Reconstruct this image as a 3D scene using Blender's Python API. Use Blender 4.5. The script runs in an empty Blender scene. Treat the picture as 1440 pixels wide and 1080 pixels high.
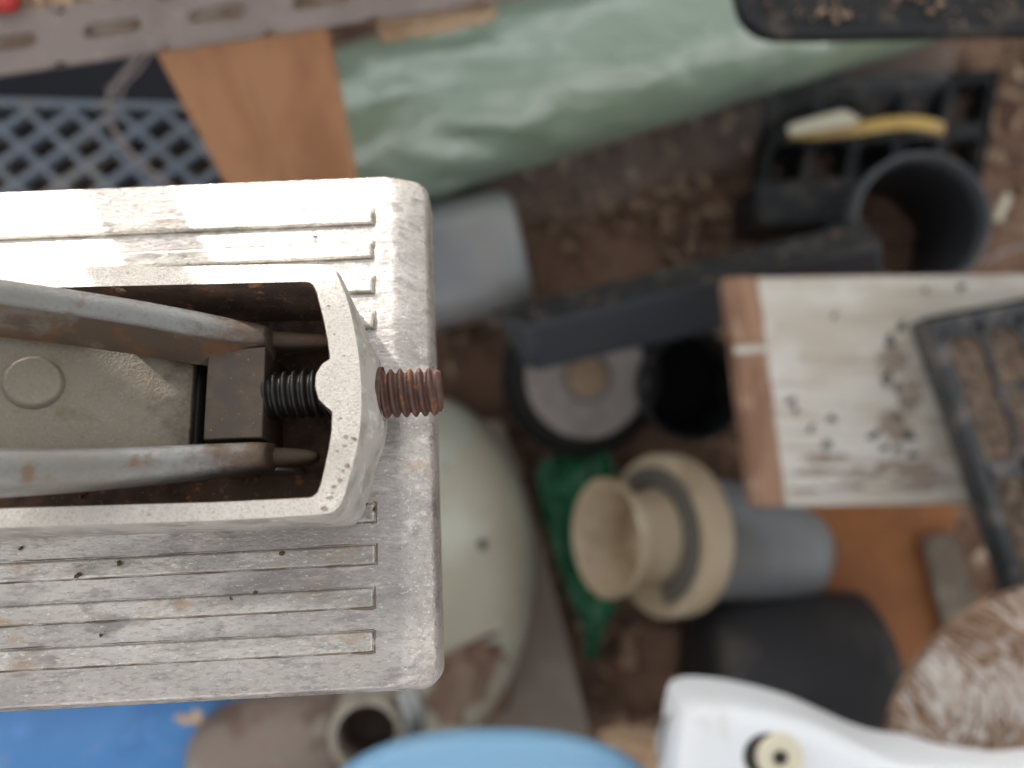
import bpy, bmesh, math, random
from math import sin, cos, pi, radians
from mathutils import Vector, Matrix, noise

# ------------------------------------------------------------------ scene, camera, light
scene = bpy.context.scene
C = scene.collection
rnd = random.Random(7)

CAM_Z = 0.80
K = 1.3 / 1440.0                      # metres per photo pixel per metre of distance
cam_d = bpy.data.cameras.new('camera')
cam_d.sensor_width = 36.0
cam_d.lens = 36.0 / 1.3
cam_d.clip_start = 0.005
cam_d.clip_end = 50.0
cam_d.dof.use_dof = True
cam_d.dof.focus_distance = 0.153
cam_d.dof.aperture_fstop = 8.0
cam = bpy.data.objects.new('camera', cam_d)
cam.location = (0, 0, CAM_Z)
C.objects.link(cam)
scene.camera = cam

SUN_EL, SUN_AZ = radians(7), radians(35)     # azimuth measured from +Y towards -X
SUN = Vector((-sin(SUN_AZ) * cos(SUN_EL), cos(SUN_AZ) * cos(SUN_EL), sin(SUN_EL)))
world = bpy.data.worlds.new('World')
scene.world = world
world.use_nodes = True
wn = world.node_tree
sky = wn.nodes.new('ShaderNodeTexSky')
sky.sky_type = 'NISHITA'
sky.sun_disc = False
sky.sun_elevation = SUN_EL
sky.sun_rotation = -SUN_AZ
sky.air_density = 1.0
sky.dust_density = 1.0
sky.ozone_density = 0.6
hs = wn.nodes.new('ShaderNodeHueSaturation')          # hazy, nearly white daylight
hs.inputs['Saturation'].default_value = 0.12
wn.links.new(sky.outputs[0], hs.inputs['Color'])
wn.links.new(hs.outputs[0], wn.nodes['Background'].inputs[0])
wn.nodes['Background'].inputs[1].default_value = 0.15

sd = bpy.data.lights.new('sun', 'SUN')
sd.energy = 3.0
sd.angle = radians(0.5)
sd.color = (1.0, 0.97, 0.93)
sun = bpy.data.objects.new('sun', sd)
sun.rotation_euler = (-SUN).to_track_quat('-Z', 'Y').to_euler()
C.objects.link(sun)

scene.view_settings.view_transform = 'Standard'
scene.view_settings.look = 'None'
scene.view_settings.gamma = 1.0
scene.view_settings.use_curve_mapping = False
scene.view_settings.exposure = 2.12
scene.cycles.use_denoising = True
scene.cycles.max_bounces = 8
scene.cycles.caustics_reflective = False
scene.cycles.caustics_refractive = False
scene.cycles.sample_clamp_indirect = 4.0


# ------------------------------------------------------------------ helpers
def W(px, py, z):
    """the point at height z that the camera at (0, 0, CAM_Z) sees at a photo pixel"""
    d = CAM_Z - z
    return Vector(((px - 720) * K * d, (540 - py) * K * d, z))


def mm(px, z):
    return px * K * (CAM_Z - z)


def srgb(r, g, b):
    f = lambda c: (c / 12.92) if c <= 0.04045 else ((c + 0.055) / 1.055) ** 2.4
    return (f(r / 255), f(g / 255), f(b / 255), 1.0)


def pm(name, col, rough=0.6, metal=0.0, layers=(), bump=0.0, bscale=200, bdetail=4, bstretch=(1, 1, 1),
       rvar=0.0, coat=0.0, coat_rough=0.1, alpha=1.0, trans=0.0, spec=0.5, sub=0.0, bdist=0.001, coat_ior=1.5, xrust_shade=None):
    """layers: (colour, noise scale, low, high, stretch, strength)"""
    m = bpy.data.materials.new(name)
    m.use_nodes = True
    nt = m.node_tree
    N, L = nt.nodes, nt.links
    p = N['Principled BSDF']
    tc = N.new('ShaderNodeTexCoord')

    def noise_tex(scale, stretch, detail=5, off=0.0, rg=0.6):
        mp = N.new('ShaderNodeMapping')
        mp.inputs['Scale'].default_value = stretch
        mp.inputs['Location'].default_value = (off, off * 1.7, off * 0.6)
        L.new(tc.outputs['Object'], mp.inputs[0])
        t = N.new('ShaderNodeTexNoise')
        t.inputs['Scale'].default_value = scale
        t.inputs['Detail'].default_value = detail
        t.inputs['Roughness'].default_value = rg
        L.new(mp.outputs[0], t.inputs[0])
        return t
    last = None
    for k, ly in enumerate(layers):
        c, sc, lo, hi = ly[:4]
        st = ly[4] if len(ly) > 4 else (1, 1, 1)
        fac = ly[5] if len(ly) > 5 else 1.0
        t = noise_tex(sc, st, 6, 3.1 * k + 0.37)
        mr = N.new('ShaderNodeMapRange')
        mr.interpolation_type = 'SMOOTHSTEP'
        mr.inputs[1].default_value = lo
        mr.inputs[2].default_value = hi
        mr.inputs[3].default_value = 0.0
        mr.inputs[4].default_value = fac
        L.new(t.outputs['Fac'], mr.inputs[0])
        mx = N.new('ShaderNodeMix')
        mx.data_type = 'RGBA'
        L.new(mr.outputs[0], mx.inputs[0])
        if last is None:
            mx.inputs[6].default_value = col
        else:
            L.new(last, mx.inputs[6])
        mx.inputs[7].default_value = c
        last = mx.outputs[2]
    if xrust_shade:                                  # rust plus painted cavity shade, darkening towards the bolt end
        c, xa, xb, fac = xrust_shade
        sx = N.new('ShaderNodeSeparateXYZ')
        L.new(tc.outputs['Object'], sx.inputs[0])
        mr = N.new('ShaderNodeMapRange')
        mr.inputs[1].default_value = xa; mr.inputs[2].default_value = xb
        mr.inputs[3].default_value = -0.25; mr.inputs[4].default_value = 0.45
        L.new(sx.outputs[0], mr.inputs[0])
        t = noise_tex(230, (1, 1, 1), 6, 21.0, 0.7)
        ad = N.new('ShaderNodeMath'); ad.operation = 'ADD'
        L.new(t.outputs['Fac'], ad.inputs[0]); L.new(mr.outputs[0], ad.inputs[1])
        m2 = N.new('ShaderNodeMapRange'); m2.interpolation_type = 'SMOOTHSTEP'
        m2.inputs[1].default_value = 0.45; m2.inputs[2].default_value = 0.85
        m2.inputs[4].default_value = fac
        L.new(ad.outputs[0], m2.inputs[0])
        mx = N.new('ShaderNodeMix'); mx.data_type = 'RGBA'
        L.new(m2.outputs[0], mx.inputs[0])
        L.new(last, mx.inputs[6]); mx.inputs[7].default_value = c
        last = mx.outputs[2]
    if last is None:
        p.inputs['Base Color'].default_value = col
    else:
        L.new(last, p.inputs['Base Color'])
    p.inputs['Roughness'].default_value = rough
    if rvar:
        t = noise_tex(bscale * 0.35, (1, 1, 1), 4, 9.0)
        mr = N.new('ShaderNodeMapRange')
        mr.inputs[1].default_value = 0.3
        mr.inputs[2].default_value = 0.7
        mr.inputs[3].default_value = max(0.03, rough - rvar)
        mr.inputs[4].default_value = min(1, rough + rvar)
        L.new(t.outputs['Fac'], mr.inputs[0])
        L.new(mr.outputs[0], p.inputs['Roughness'])
    p.inputs['Metallic'].default_value = metal
    p.inputs['Specular IOR Level'].default_value = spec
    p.inputs['Coat Weight'].default_value = coat
    p.inputs['Coat Roughness'].default_value = coat_rough
    p.inputs['Coat IOR'].default_value = coat_ior
    p.inputs['Alpha'].default_value = alpha
    p.inputs['Transmission Weight'].default_value = trans
    if sub:
        p.inputs['Subsurface Weight'].default_value = sub
        p.inputs['Subsurface Scale'].default_value = 0.01
    if bump:
        t = noise_tex(bscale, bstretch, bdetail, 5.0, 0.65)
        b = N.new('ShaderNodeBump')
        b.inputs['Strength'].default_value = bump
        b.inputs['Distance'].default_value = bdist
        L.new(t.outputs['Fac'], b.inputs['Height'])
        L.new(b.outputs[0], p.inputs['Normal'])
        if coat:
            L.new(b.outputs[0], p.inputs['Coat Normal'])
    return m


class MB:
    """collects vertices and faces; build() links them as one mesh object"""

    def __init__(s):
        s.v, s.f, s.m = [], [], []

    def ring_loft(s, rings, closed=True, cap0=True, cap1=True, mat=0):
        base = len(s.v)
        n = len(rings[0])
        for r in rings:
            s.v += [Vector(p) for p in r]
        for i in range(len(rings) - 1):
            for j in range(n if closed else n - 1):
                a = base + i * n + j
                b = base + i * n + (j + 1) % n
                s.f.append((a, b, b + n, a + n)); s.m.append(mat)
        if cap0:
            s.f.append(tuple(base + j for j in reversed(range(n)))); s.m.append(mat)
        if cap1:
            o = base + (len(rings) - 1) * n
            s.f.append(tuple(o + j for j in range(n))); s.m.append(mat)

    def prism(s, top, bottom, mat=0):
        s.ring_loft([bottom, top], mat=mat)

    def box(s, c, size, rot=None, mat=0):
        c = Vector(c)
        h = Vector(size) / 2
        pts = []
        for z in (-1, 1):
            for x, y in ((-1, -1), (1, -1), (1, 1), (-1, 1)):
                p = Vector((x * h.x, y * h.y, z * h.z))
                if rot is not None:
                    p = rot @ p
                pts.append(c + p)
        s.ring_loft([pts[:4], pts[4:]], mat=mat)

    def tube(s, path, rad, n=12, cap=True, flat=1.0, mat=0):
        rings = []
        path = [Vector(p) for p in path]
        for i, p in enumerate(path):
            d = (path[min(i + 1, len(path) - 1)] - path[max(i - 1, 0)]).normalized()
            up = Vector((0, 0, 1)) if abs(d.z) < 0.95 else Vector((0, 1, 0))
            a = d.cross(up).normalized()
            b = a.cross(d).normalized()
            r = rad[i] if isinstance(rad, (list, tuple)) else rad
            rings.append([p + a * (r * cos(2 * pi * k / n)) + b * (r * flat * sin(2 * pi * k / n)) for k in range(n)])
        s.ring_loft(rings, cap0=cap, cap1=cap, mat=mat)

    def lathe(s, o, axis, prof, n=48, a0=0.0, a1=2 * pi, closed_prof=False, mat=0):
        """prof: (distance along axis, radius)"""
        o, ax = Vector(o), Vector(axis).normalized()
        up = Vector((0, 1, 0)) if abs(ax.y) < 0.9 else Vector((1, 0, 0))
        e1 = (up - ax * up.dot(ax)).normalized()
        e2 = ax.cross(e1)
        full = abs(a1 - a0 - 2 * pi) < 1e-6
        if closed_prof:
            prof = list(prof) + [prof[0]]
        rings = []
        cnt = n if full else n + 1
        for t, r in prof:
            rings.append([o + ax * t + (e1 * cos(a0 + (a1 - a0) * k / n) + e2 * sin(a0 + (a1 - a0) * k / n)) * r for k in range(cnt)])
        s.ring_loft(rings, closed=full, cap0=False, cap1=False, mat=mat)
        if not full and closed_prof:
            base = len(s.v) - len(rings) * cnt
            for col in (0, cnt - 1):
                f = [base + i * cnt + col for i in range(len(rings) - 1)]
                s.f.append(tuple(f)); s.m.append(mat)

    def build(s, name, mats, parent=None, origin=None, smooth=35, bevel=0.0, bseg=2, sub=0):
        me = bpy.data.meshes.new(name)
        o = bpy.data.objects.new(name, me)
        C.objects.link(o)
        off = Vector(origin) if origin is not None else Vector((0, 0, 0))
        me.from_pydata([tuple(Vector(p) - off) for p in s.v], [], s.f)
        if not isinstance(mats, (list, tuple)):
            mats = [mats]
        for m in mats:
            me.materials.append(m)
        me.polygons.foreach_set('material_index', s.m)
        bm = bmesh.new(); bm.from_mesh(me)
        bmesh.ops.remove_doubles(bm, verts=bm.verts, dist=1e-6)
        bmesh.ops.recalc_face_normals(bm, faces=bm.faces)
        bm.to_mesh(me); bm.free()
        if smooth:
            me.polygons.foreach_set('use_smooth', [True] * len(me.polygons))
            me.set_sharp_from_angle(angle=radians(smooth))
        if parent is not None:
            o.parent = parent
            if parent.type == 'MESH' or origin is None:
                pass
        if origin is not None:
            o.location = off if parent is None else off
        if bevel:
            b = o.modifiers.new('bevel', 'BEVEL')
            b.width = bevel; b.segments = bseg; b.limit_method = 'ANGLE'; b.angle_limit = radians(40)
            b.harden_normals = False
        if sub:
            u = o.modifiers.new('sub', 'SUBSURF'); u.levels = sub; u.render_levels = sub
        return o


def thing(name, label, cat, loc=(0, 0, 0), group=None):
    o = bpy.data.objects.new(name, None)
    o.location = loc
    o.empty_display_size = 0.02
    C.objects.link(o)
    return tag(o, label, cat, group)


def tag(o, label=None, cat=None, group=None, kind=None):
    if label: o['label'] = label
    if cat: o['category'] = cat
    if group: o['group'] = group
    if kind: o['kind'] = kind
    return o


class Frame:
    """an Empty at a base point; parts are given in world points and stored relative to it"""

    def __init__(s, name, label, cat, base, group=None):
        s.base = Vector(base)
        s.e = thing(name, label, cat, base, group)

    def part(s, mb, name, mats, **k):
        mb.v = [Vector(p) - s.base for p in mb.v]
        return mb.build(name, mats, parent=s.e, **k)


def sub_part(mb, name, mats, parent, base, **k):
    mb.v = [Vector(p) - Vector(base) for p in mb.v]
    return mb.build(name, mats, parent=parent, **k)


def poly_slab(pts, z, th, jit=0.0):
    """prism with outline given in photo pixels at height z, extruded straight down"""
    top = [W(x, y, z) for x, y in pts]
    bot = [p - Vector((0, 0, th)) for p in top]
    m = MB(); m.prism(top, bot)
    return m


def spline(pts, n=8):
    """Catmull-Rom through points"""
    pts = [Vector(p) for p in pts]
    out = []
    for i in range(len(pts) - 1):
        p0 = pts[max(i - 1, 0)]; p1 = pts[i]; p2 = pts[i + 1]; p3 = pts[min(i + 2, len(pts) - 1)]
        for k in range(n):
            t = k / n
            out.append(0.5 * ((2 * p1) + (p2 - p0) * t + (2 * p0 - 5 * p1 + 4 * p2 - p3) * t * t + (3 * p1 - p0 - 3 * p2 + p3) * t ** 3))
    out.append(pts[-1])
    return out


# ------------------------------------------------------------------ materials
M = {}
M['soil'] = pm('soil', (0.26, 0.15, 0.10, 1), 0.95, layers=[
    ((0.14, 0.08, 0.056, 1), 14, 0.45, 0.62), ((0.30, 0.19, 0.13, 1), 60, 0.55, 0.7), ((0.40, 0.29, 0.21, 1), 210, 0.62, 0.72)],
    bump=0.9, bscale=160, bdist=0.004)
M['chip'] = pm('chip', (0.38, 0.25, 0.16, 1), 0.9, layers=[((0.14, 0.085, 0.06, 1), 60, 0.42, 0.55), ((0.48, 0.36, 0.25, 1), 25, 0.56, 0.66)])
M['alu'] = pm('cast_aluminium', (0.54, 0.49, 0.45, 1), 0.40, 0.7, layers=[
    ((0.36, 0.325, 0.305, 1), 30, 0.48, 0.62, (0.4, 1, 1), 0.8), ((0.70, 0.645, 0.585, 1), 42, 0.52, 0.63, (0.35, 1, 1), 0.85), ((0.27, 0.247, 0.24, 1), 95, 0.55, 0.66, (0.45, 1, 1), 0.8),
    ((0.60, 0.565, 0.53, 1), 260, 0.54, 0.66, (0.25, 1, 1), 0.7), ((0.28, 0.255, 0.24, 1), 420, 0.54, 0.66, (0.25, 1, 1), 0.6),
    ((0.26, 0.235, 0.22, 1), 1500, 0.5, 0.64, (0.35, 1, 1), 0.45), ((0.90, 0.88, 0.85, 1), 2000, 0.58, 0.68, (0.35, 1, 1), 0.55),
    ((0.42, 0.28, 0.17, 1), 120, 0.60, 0.72, (0.4, 1, 1), 0.55), ((0.10, 0.07, 0.055, 1), 620, 0.72, 0.77, (1, 1, 1), 0.75)],
    bump=0.45, bscale=1500, bdist=0.0004, bstretch=(0.5, 1, 1), rvar=0.18)
M['alu_rib'] = pm('cast_aluminium_rib', (0.54, 0.50, 0.45, 1), 0.40, 0.65, layers=[
    ((0.35, 0.325, 0.295, 1), 30, 0.48, 0.62, (0.4, 1, 1), 0.8), ((0.70, 0.66, 0.60, 1), 42, 0.50, 0.63, (0.35, 1, 1), 0.85), ((0.29, 0.26, 0.23, 1), 95, 0.56, 0.66, (0.45, 1, 1), 0.8),
    ((0.64, 0.60, 0.545, 1), 260, 0.54, 0.66, (0.25, 1, 1), 0.7), ((0.30, 0.27, 0.235, 1), 420, 0.54, 0.66, (0.25, 1, 1), 0.6),
    ((0.27, 0.24, 0.21, 1), 1500, 0.5, 0.64, (0.35, 1, 1), 0.45), ((0.92, 0.89, 0.84, 1), 2000, 0.58, 0.68, (0.35, 1, 1), 0.55),
    ((0.40, 0.25, 0.14, 1), 120, 0.58, 0.70, (0.4, 1, 1), 0.6), ((0.10, 0.07, 0.055, 1), 620, 0.72, 0.77, (1, 1, 1), 0.75)],
    bump=0.45, bscale=1500, bdist=0.0004, bstretch=(0.5, 1, 1), rvar=0.18)
M['grime_shade'] = pm('grime_and_rib_shade', (0.17, 0.135, 0.105, 1), 0.9, layers=[((0.33, 0.22, 0.13, 1), 160, 0.55, 0.68)])
M['pit'] = pm('dark_pit', (0.34, 0.275, 0.215, 1), 0.85, layers=[((0.2, 0.145, 0.105, 1), 900, 0.48, 0.6)])
M['alu_rim'] = pm('cast_aluminium_rim', (0.62, 0.57, 0.51, 1), 0.5, 0.3, layers=[
    ((0.74, 0.69, 0.62, 1), 130, 0.5, 0.68), ((0.48, 0.435, 0.385, 1), 60, 0.52, 0.68, (1, 1, 1), 0.8),
    ((0.38, 0.34, 0.29, 1), 2300, 0.48, 0.64, (1, 1, 1), 0.6), ((0.30, 0.22, 0.155, 1), 300, 0.64, 0.73, (1, 1, 1), 0.7)],
    bump=0.6, bscale=2200, bdist=0.0004, rvar=0.1)
M['alu_side'] = pm('cast_aluminium_dull', (0.45, 0.42, 0.38, 1), 0.6, 0.2, layers=[
    ((0.32, 0.295, 0.26, 1), 130, 0.45, 0.62), ((0.6, 0.58, 0.54, 1), 260, 0.54, 0.7), ((0.28, 0.19, 0.1, 1), 170, 0.62, 0.72, (1, 1, 1), 0.6)],
    bump=0.35, bscale=1500, bdist=0.0003)
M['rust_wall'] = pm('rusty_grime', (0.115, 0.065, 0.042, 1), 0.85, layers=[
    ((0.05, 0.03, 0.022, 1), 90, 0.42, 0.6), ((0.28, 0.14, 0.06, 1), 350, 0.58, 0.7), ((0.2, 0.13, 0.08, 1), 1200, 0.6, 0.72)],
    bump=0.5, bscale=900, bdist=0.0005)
M['steel'] = pm('dull_steel', (0.225, 0.19, 0.142, 1), 0.5, 0.3, layers=[
    ((0.20, 0.16, 0.112, 1), 50, 0.45, 0.62), ((0.27, 0.258, 0.235, 1), 34, 0.52, 0.64), ((0.25, 0.24, 0.215, 1), 1500, 0.52, 0.68, (1, 1, 1), 0.7), ((0.15, 0.085, 0.042, 1), 70, 0.56, 0.70, (1, 1, 1), 0.75),
    ((0.11, 0.15, 0.12, 1), 1400, 0.58, 0.7, (1, 1, 1), 0.7)], bump=0.6, bscale=1800, bdist=0.0003, rvar=0.12, xrust_shade=((0.085, 0.052, 0.033, 1), -0.022, 0.016, 0.8))
M['steel_flange'] = pm('grey_flange_steel', (0.235, 0.237, 0.23, 1), 0.45, 0.5, layers=[
    ((0.20, 0.188, 0.165, 1), 40, 0.47, 0.62, (0.4, 1, 1)), ((0.33, 0.335, 0.33, 1), 50, 0.54, 0.66, (0.4, 1, 1)), ((0.17, 0.15, 0.125, 1), 1500, 0.54, 0.68, (1, 1, 1), 0.6),
    ((0.17, 0.095, 0.045, 1), 120, 0.60, 0.70, (1, 1, 1), 0.7)], bump=0.5, bscale=1800, bdist=0.0003, rvar=0.14, xrust_shade=((0.12, 0.07, 0.04, 1), -0.008, 0.018, 0.85))
M['steel_rust_shade'] = pm('rusty_shaded_steel', (0.10, 0.068, 0.045, 1), 0.7, 0.2, layers=[
    ((0.17, 0.14, 0.11, 1), 100, 0.48, 0.62), ((0.17, 0.08, 0.035, 1), 130, 0.5, 0.66), ((0.10, 0.07, 0.05, 1), 700, 0.55, 0.7)],
    bump=0.5, bscale=1100, bdist=0.0004)
M['block'] = pm('oily_block_steel', (0.085, 0.064, 0.05, 1), 0.5, 0.5, layers=[
    ((0.10, 0.075, 0.055, 1), 300, 0.45, 0.62), ((0.24, 0.13, 0.06, 1), 1100, 0.62, 0.72)], bump=0.3, bscale=1500, bdist=0.0002)
M['bolt'] = pm('rusty_bolt', (0.082, 0.038, 0.028, 1), 0.62, 0.15, layers=[
    ((0.19, 0.075, 0.034, 1), 300, 0.52, 0.66), ((0.09, 0.05, 0.04, 1), 500, 0.52, 0.66), ((0.2, 0.12, 0.095, 1), 1500, 0.62, 0.74, (1, 1, 1), 0.7)],
    bump=0.5, bscale=1600, bdist=0.0002)
M['oily'] = pm('oily_thread', (0.022, 0.018, 0.016, 1), 0.38, 0.3)
M['angle'] = pm('grey_painted_steel', (0.215, 0.17, 0.15, 1), 0.55, 0.1, layers=[
    ((0.18, 0.14, 0.125, 1), 30, 0.45, 0.6), ((0.28, 0.235, 0.21, 1), 240, 0.58, 0.72)], bump=0.2, bscale=600)
M['plank'] = pm('warm_wood', (0.43, 0.215, 0.108, 1), 0.8, layers=[
    ((0.33, 0.15, 0.07, 1), 22, 0.44, 0.64, (1, 0.3, 0.3)), ((0.47, 0.285, 0.17, 1), 14, 0.5, 0.68, (1, 0.5, 0.5), 0.8), ((0.27, 0.125, 0.06, 1), 180, 0.56, 0.7, (1, 0.08, 0.08), 0.6)],
    bump=0.3, bscale=220, bstretch=(1, 0.2, 0.2))
M['ply'] = pm('raw_plywood', (0.52, 0.36, 0.23, 1), 0.85, layers=[((0.36, 0.22, 0.13, 1), 60, 0.45, 0.62, (0.4, 1, 1)), ((0.66, 0.52, 0.38, 1), 120, 0.56, 0.7)], bump=0.5, bscale=300)
M['crate'] = pm('blue_grey_plastic', (0.15, 0.18, 0.225, 1), 0.45, layers=[((0.22, 0.22, 0.22, 1), 22, 0.46, 0.62), ((0.2, 0.14, 0.10, 1), 60, 0.58, 0.7)])
M['crate_dirt'] = pm('dirty_lower_grid', (0.14, 0.10, 0.075, 1), 0.8, layers=[((0.08, 0.065, 0.055, 1), 30, 0.45, 0.6)])
M['navy'] = pm('shade_navy', (0.012, 0.012, 0.02, 1), 0.6)
M['string'] = pm('grey_string', (0.28, 0.24, 0.235, 1), 0.8)
M['green_roll'] = pm('sage_green_vinyl', (0.24, 0.325, 0.24, 1), 0.4, layers=[((0.23, 0.31, 0.22, 1), 7, 0.42, 0.62)],
    bump=0.34, bscale=30, bdetail=3, bdist=0.012, bstretch=(0.6, 1.5, 1), coat=1.0, coat_rough=0.16, coat_ior=2.1)
M['jug'] = pm('milky_plastic', (0.27, 0.285, 0.31, 1), 0.3, trans=0.25, layers=[((0.34, 0.34, 0.33, 1), 9, 0.45, 0.62)])
M['black_plastic'] = pm('black_plastic', (0.017, 0.018, 0.02, 1), 0.5, spec=0.25, layers=[((0.06, 0.052, 0.045, 1), 45, 0.5, 0.66)])
M['black_matte'] = pm('black_rubber', (0.012, 0.0115, 0.0115, 1), 0.8, spec=0.25)
M['dusty_black'] = pm('dusty_black_plastic', (0.02, 0.02, 0.021, 1), 0.6, spec=0.25, layers=[((0.08, 0.066, 0.053, 1), 70, 0.5, 0.68), ((0.22, 0.18, 0.14, 1), 260, 0.66, 0.74)], bump=0.3, bscale=220)
M['slate_plastic'] = pm('slate_plastic', (0.05, 0.057, 0.07, 1), 0.4, layers=[((0.06, 0.06, 0.062, 1), 25, 0.5, 0.7)])
M['pot'] = pm('charcoal_pot_plastic', (0.035, 0.038, 0.044, 1), 0.45)
M['pot_rim'] = pm('slate_pot_rim', (0.075, 0.082, 0.095, 1), 0.4, layers=[((0.12, 0.115, 0.11, 1), 40, 0.5, 0.66)])
M['hub'] = pm('grey_hub', (0.27, 0.24, 0.225, 1), 0.7, layers=[((0.21, 0.18, 0.165, 1), 30, 0.45, 0.62)])
M['tan'] = pm('tan_axle', (0.27, 0.185, 0.12, 1), 0.8)
M['pvc_grey'] = pm('grey_pvc', (0.19, 0.2, 0.215, 1), 0.45, layers=[((0.16, 0.16, 0.16, 1), 14, 0.5, 0.66), ((0.17, 0.12, 0.09, 1), 40, 0.66, 0.74)])
M['pvc_beige'] = pm('beige_pvc', (0.52, 0.41, 0.28, 1), 0.45, layers=[((0.40, 0.30, 0.2, 1), 18, 0.46, 0.62), ((0.56, 0.47, 0.35, 1), 34, 0.54, 0.7), ((0.2, 0.15, 0.12, 1), 90, 0.67, 0.76, (1, 1, 1), 0.6)])
M['gasket'] = pm('grey_gasket', (0.125, 0.115, 0.098, 1), 0.8)
M['paint'] = pm('worn_white_paint', (0.62, 0.58, 0.51, 1), 0.7, layers=[
    ((0.52, 0.46, 0.38, 1), 16, 0.46, 0.62, (0.5, 1.6, 1)), ((0.66, 0.63, 0.58, 1), 9, 0.5, 0.62), ((0.42, 0.345, 0.275, 1), 34, 0.52, 0.64, (0.25, 3.0, 1), 0.75), ((0.36, 0.29, 0.23, 1), 110, 0.56, 0.68, (0.12, 2.2, 1), 0.6), ((0.1, 0.09, 0.08, 1), 150, 0.68, 0.73, (1, 1, 1), 0.8),
    ((0.3, 0.22, 0.16, 1), 130, 0.64, 0.72, (1, 1, 1), 0.7)], bump=0.3, bscale=120)
M['bare'] = pm('bare_wood', (0.36, 0.205, 0.13, 1), 0.8, layers=[((0.24, 0.125, 0.075, 1), 26, 0.45, 0.62, (2, 0.4, 1)), ((0.44, 0.29, 0.2, 1), 60, 0.55, 0.7, (2, 0.6, 1))], bump=0.3, bscale=200)
M['orange'] = pm('orange_hardboard', (0.39, 0.145, 0.042, 1), 0.6, layers=[((0.31, 0.11, 0.036, 1), 16, 0.45, 0.62), ((0.37, 0.15, 0.04, 1), 10, 0.54, 0.7), ((0.08, 0.045, 0.03, 1), 60, 0.66, 0.74)])
M['grey_wood'] = pm('weathered_wood', (0.2, 0.155, 0.12, 1), 0.85, layers=[((0.3, 0.26, 0.2, 1), 30, 0.5, 0.64), ((0.09, 0.065, 0.05, 1), 70, 0.56, 0.68)], bump=0.4, bscale=200)
M['tray_rim'] = pm('dark_grey_tray', (0.035, 0.037, 0.041, 1), 0.5, layers=[((0.12, 0.105, 0.1, 1), 45, 0.48, 0.64), ((0.2, 0.16, 0.125, 1), 160, 0.62, 0.72)])
M['potting'] = pm('dry_potting_soil', (0.2, 0.14, 0.10, 1), 0.95, layers=[((0.09, 0.062, 0.048, 1), 110, 0.46, 0.6), ((0.34, 0.25, 0.17, 1), 170, 0.56, 0.68), ((0.5, 0.36, 0.19, 1), 300, 0.66, 0.74)], bump=1.0, bscale=260, bdist=0.004)
M['yellow'] = pm('yellow_plastic', (0.56, 0.37, 0.10, 1), 0.5, layers=[((0.42, 0.27, 0.11, 1), 40, 0.5, 0.64)])
M['white_plastic'] = pm('white_plastic', (0.70, 0.715, 0.74, 1), 0.35, layers=[((0.58, 0.56, 0.54, 1), 26, 0.56, 0.72), ((0.35, 0.31, 0.27, 1), 160, 0.69, 0.75)])
M['cream'] = pm('cream_plastic', (0.60, 0.55, 0.42, 1), 0.45)
M['dark_hole'] = pm('dark_recess', (0.03, 0.025, 0.02, 1), 0.8)
M['light_blue'] = pm('light_blue_plastic', (0.19, 0.38, 0.58, 1), 0.4, layers=[((0.22, 0.41, 0.60, 1), 9, 0.45, 0.62), ((0.30, 0.42, 0.52, 1), 40, 0.58, 0.72), ((0.16, 0.2, 0.24, 1), 150, 0.70, 0.76)])
M['blue'] = pm('strong_blue_plastic', (0.06, 0.215, 0.50, 1), 0.45, bump=0.3, bscale=30, bdist=0.004, layers=[((0.14, 0.25, 0.46, 1), 35, 0.56, 0.72), ((0.06, 0.09, 0.16, 1), 110, 0.68, 0.75), ((0.045, 0.165, 0.42, 1), 14, 0.46, 0.62), ((0.09, 0.25, 0.6, 1), 60, 0.6, 0.72)])
M['blue_dark'] = pm('dark_blue_plastic', (0.012, 0.025, 0.09, 1), 0.5)
M['cast_brown'] = pm('dirty_cast_metal', (0.225, 0.175, 0.145, 1), 0.7, 0.1, layers=[((0.14, 0.095, 0.075, 1), 24, 0.46, 0.6), ((0.32, 0.29, 0.25, 1), 30, 0.56, 0.68), ((0.2, 0.10, 0.07, 1), 60, 0.6, 0.7)], bump=0.4, bscale=160)
M['cast_ring'] = pm('worn_cast_ring', (0.34, 0.3, 0.24, 1), 0.6, 0.1, layers=[((0.17, 0.145, 0.115, 1), 60, 0.5, 0.64)])
M['zinc'] = pm('zinc_clamp', (0.33, 0.33, 0.32, 1), 0.35, 0.7)
M['enamel'] = pm('pale_green_enamel', (0.52, 0.515, 0.43, 1), 0.45, layers=[((0.42, 0.39, 0.30, 1), 8, 0.46, 0.6), ((0.42, 0.44, 0.38, 1), 14, 0.54, 0.66), ((0.22, 0.14, 0.09, 1), 26, 0.64, 0.71), ((0.10, 0.065, 0.05, 1), 70, 0.70, 0.75)])
M['rust_patch'] = pm('flaked_rust', (0.21, 0.135, 0.095, 1), 0.85, layers=[((0.28, 0.2, 0.15, 1), 40, 0.48, 0.62), ((0.1, 0.04, 0.025, 1), 30, 0.54, 0.66)], bump=0.4, bscale=200)
M['taupe'] = pm('taupe_panel', (0.205, 0.16, 0.13, 1), 0.7, layers=[((0.25, 0.21, 0.175, 1), 12, 0.46, 0.62)])
M['green_film'] = pm('green_plastic_film', (0.010, 0.105, 0.045, 1), 0.22, layers=[((0.02, 0.17, 0.07, 1), 40, 0.52, 0.66)], bump=0.8, bscale=55, bdist=0.006)
M['charcoal'] = pm('charcoal_drum', (0.026, 0.025, 0.028, 1), 0.55, spec=0.3, layers=[((0.06, 0.052, 0.045, 1), 9, 0.5, 0.64)])
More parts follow.
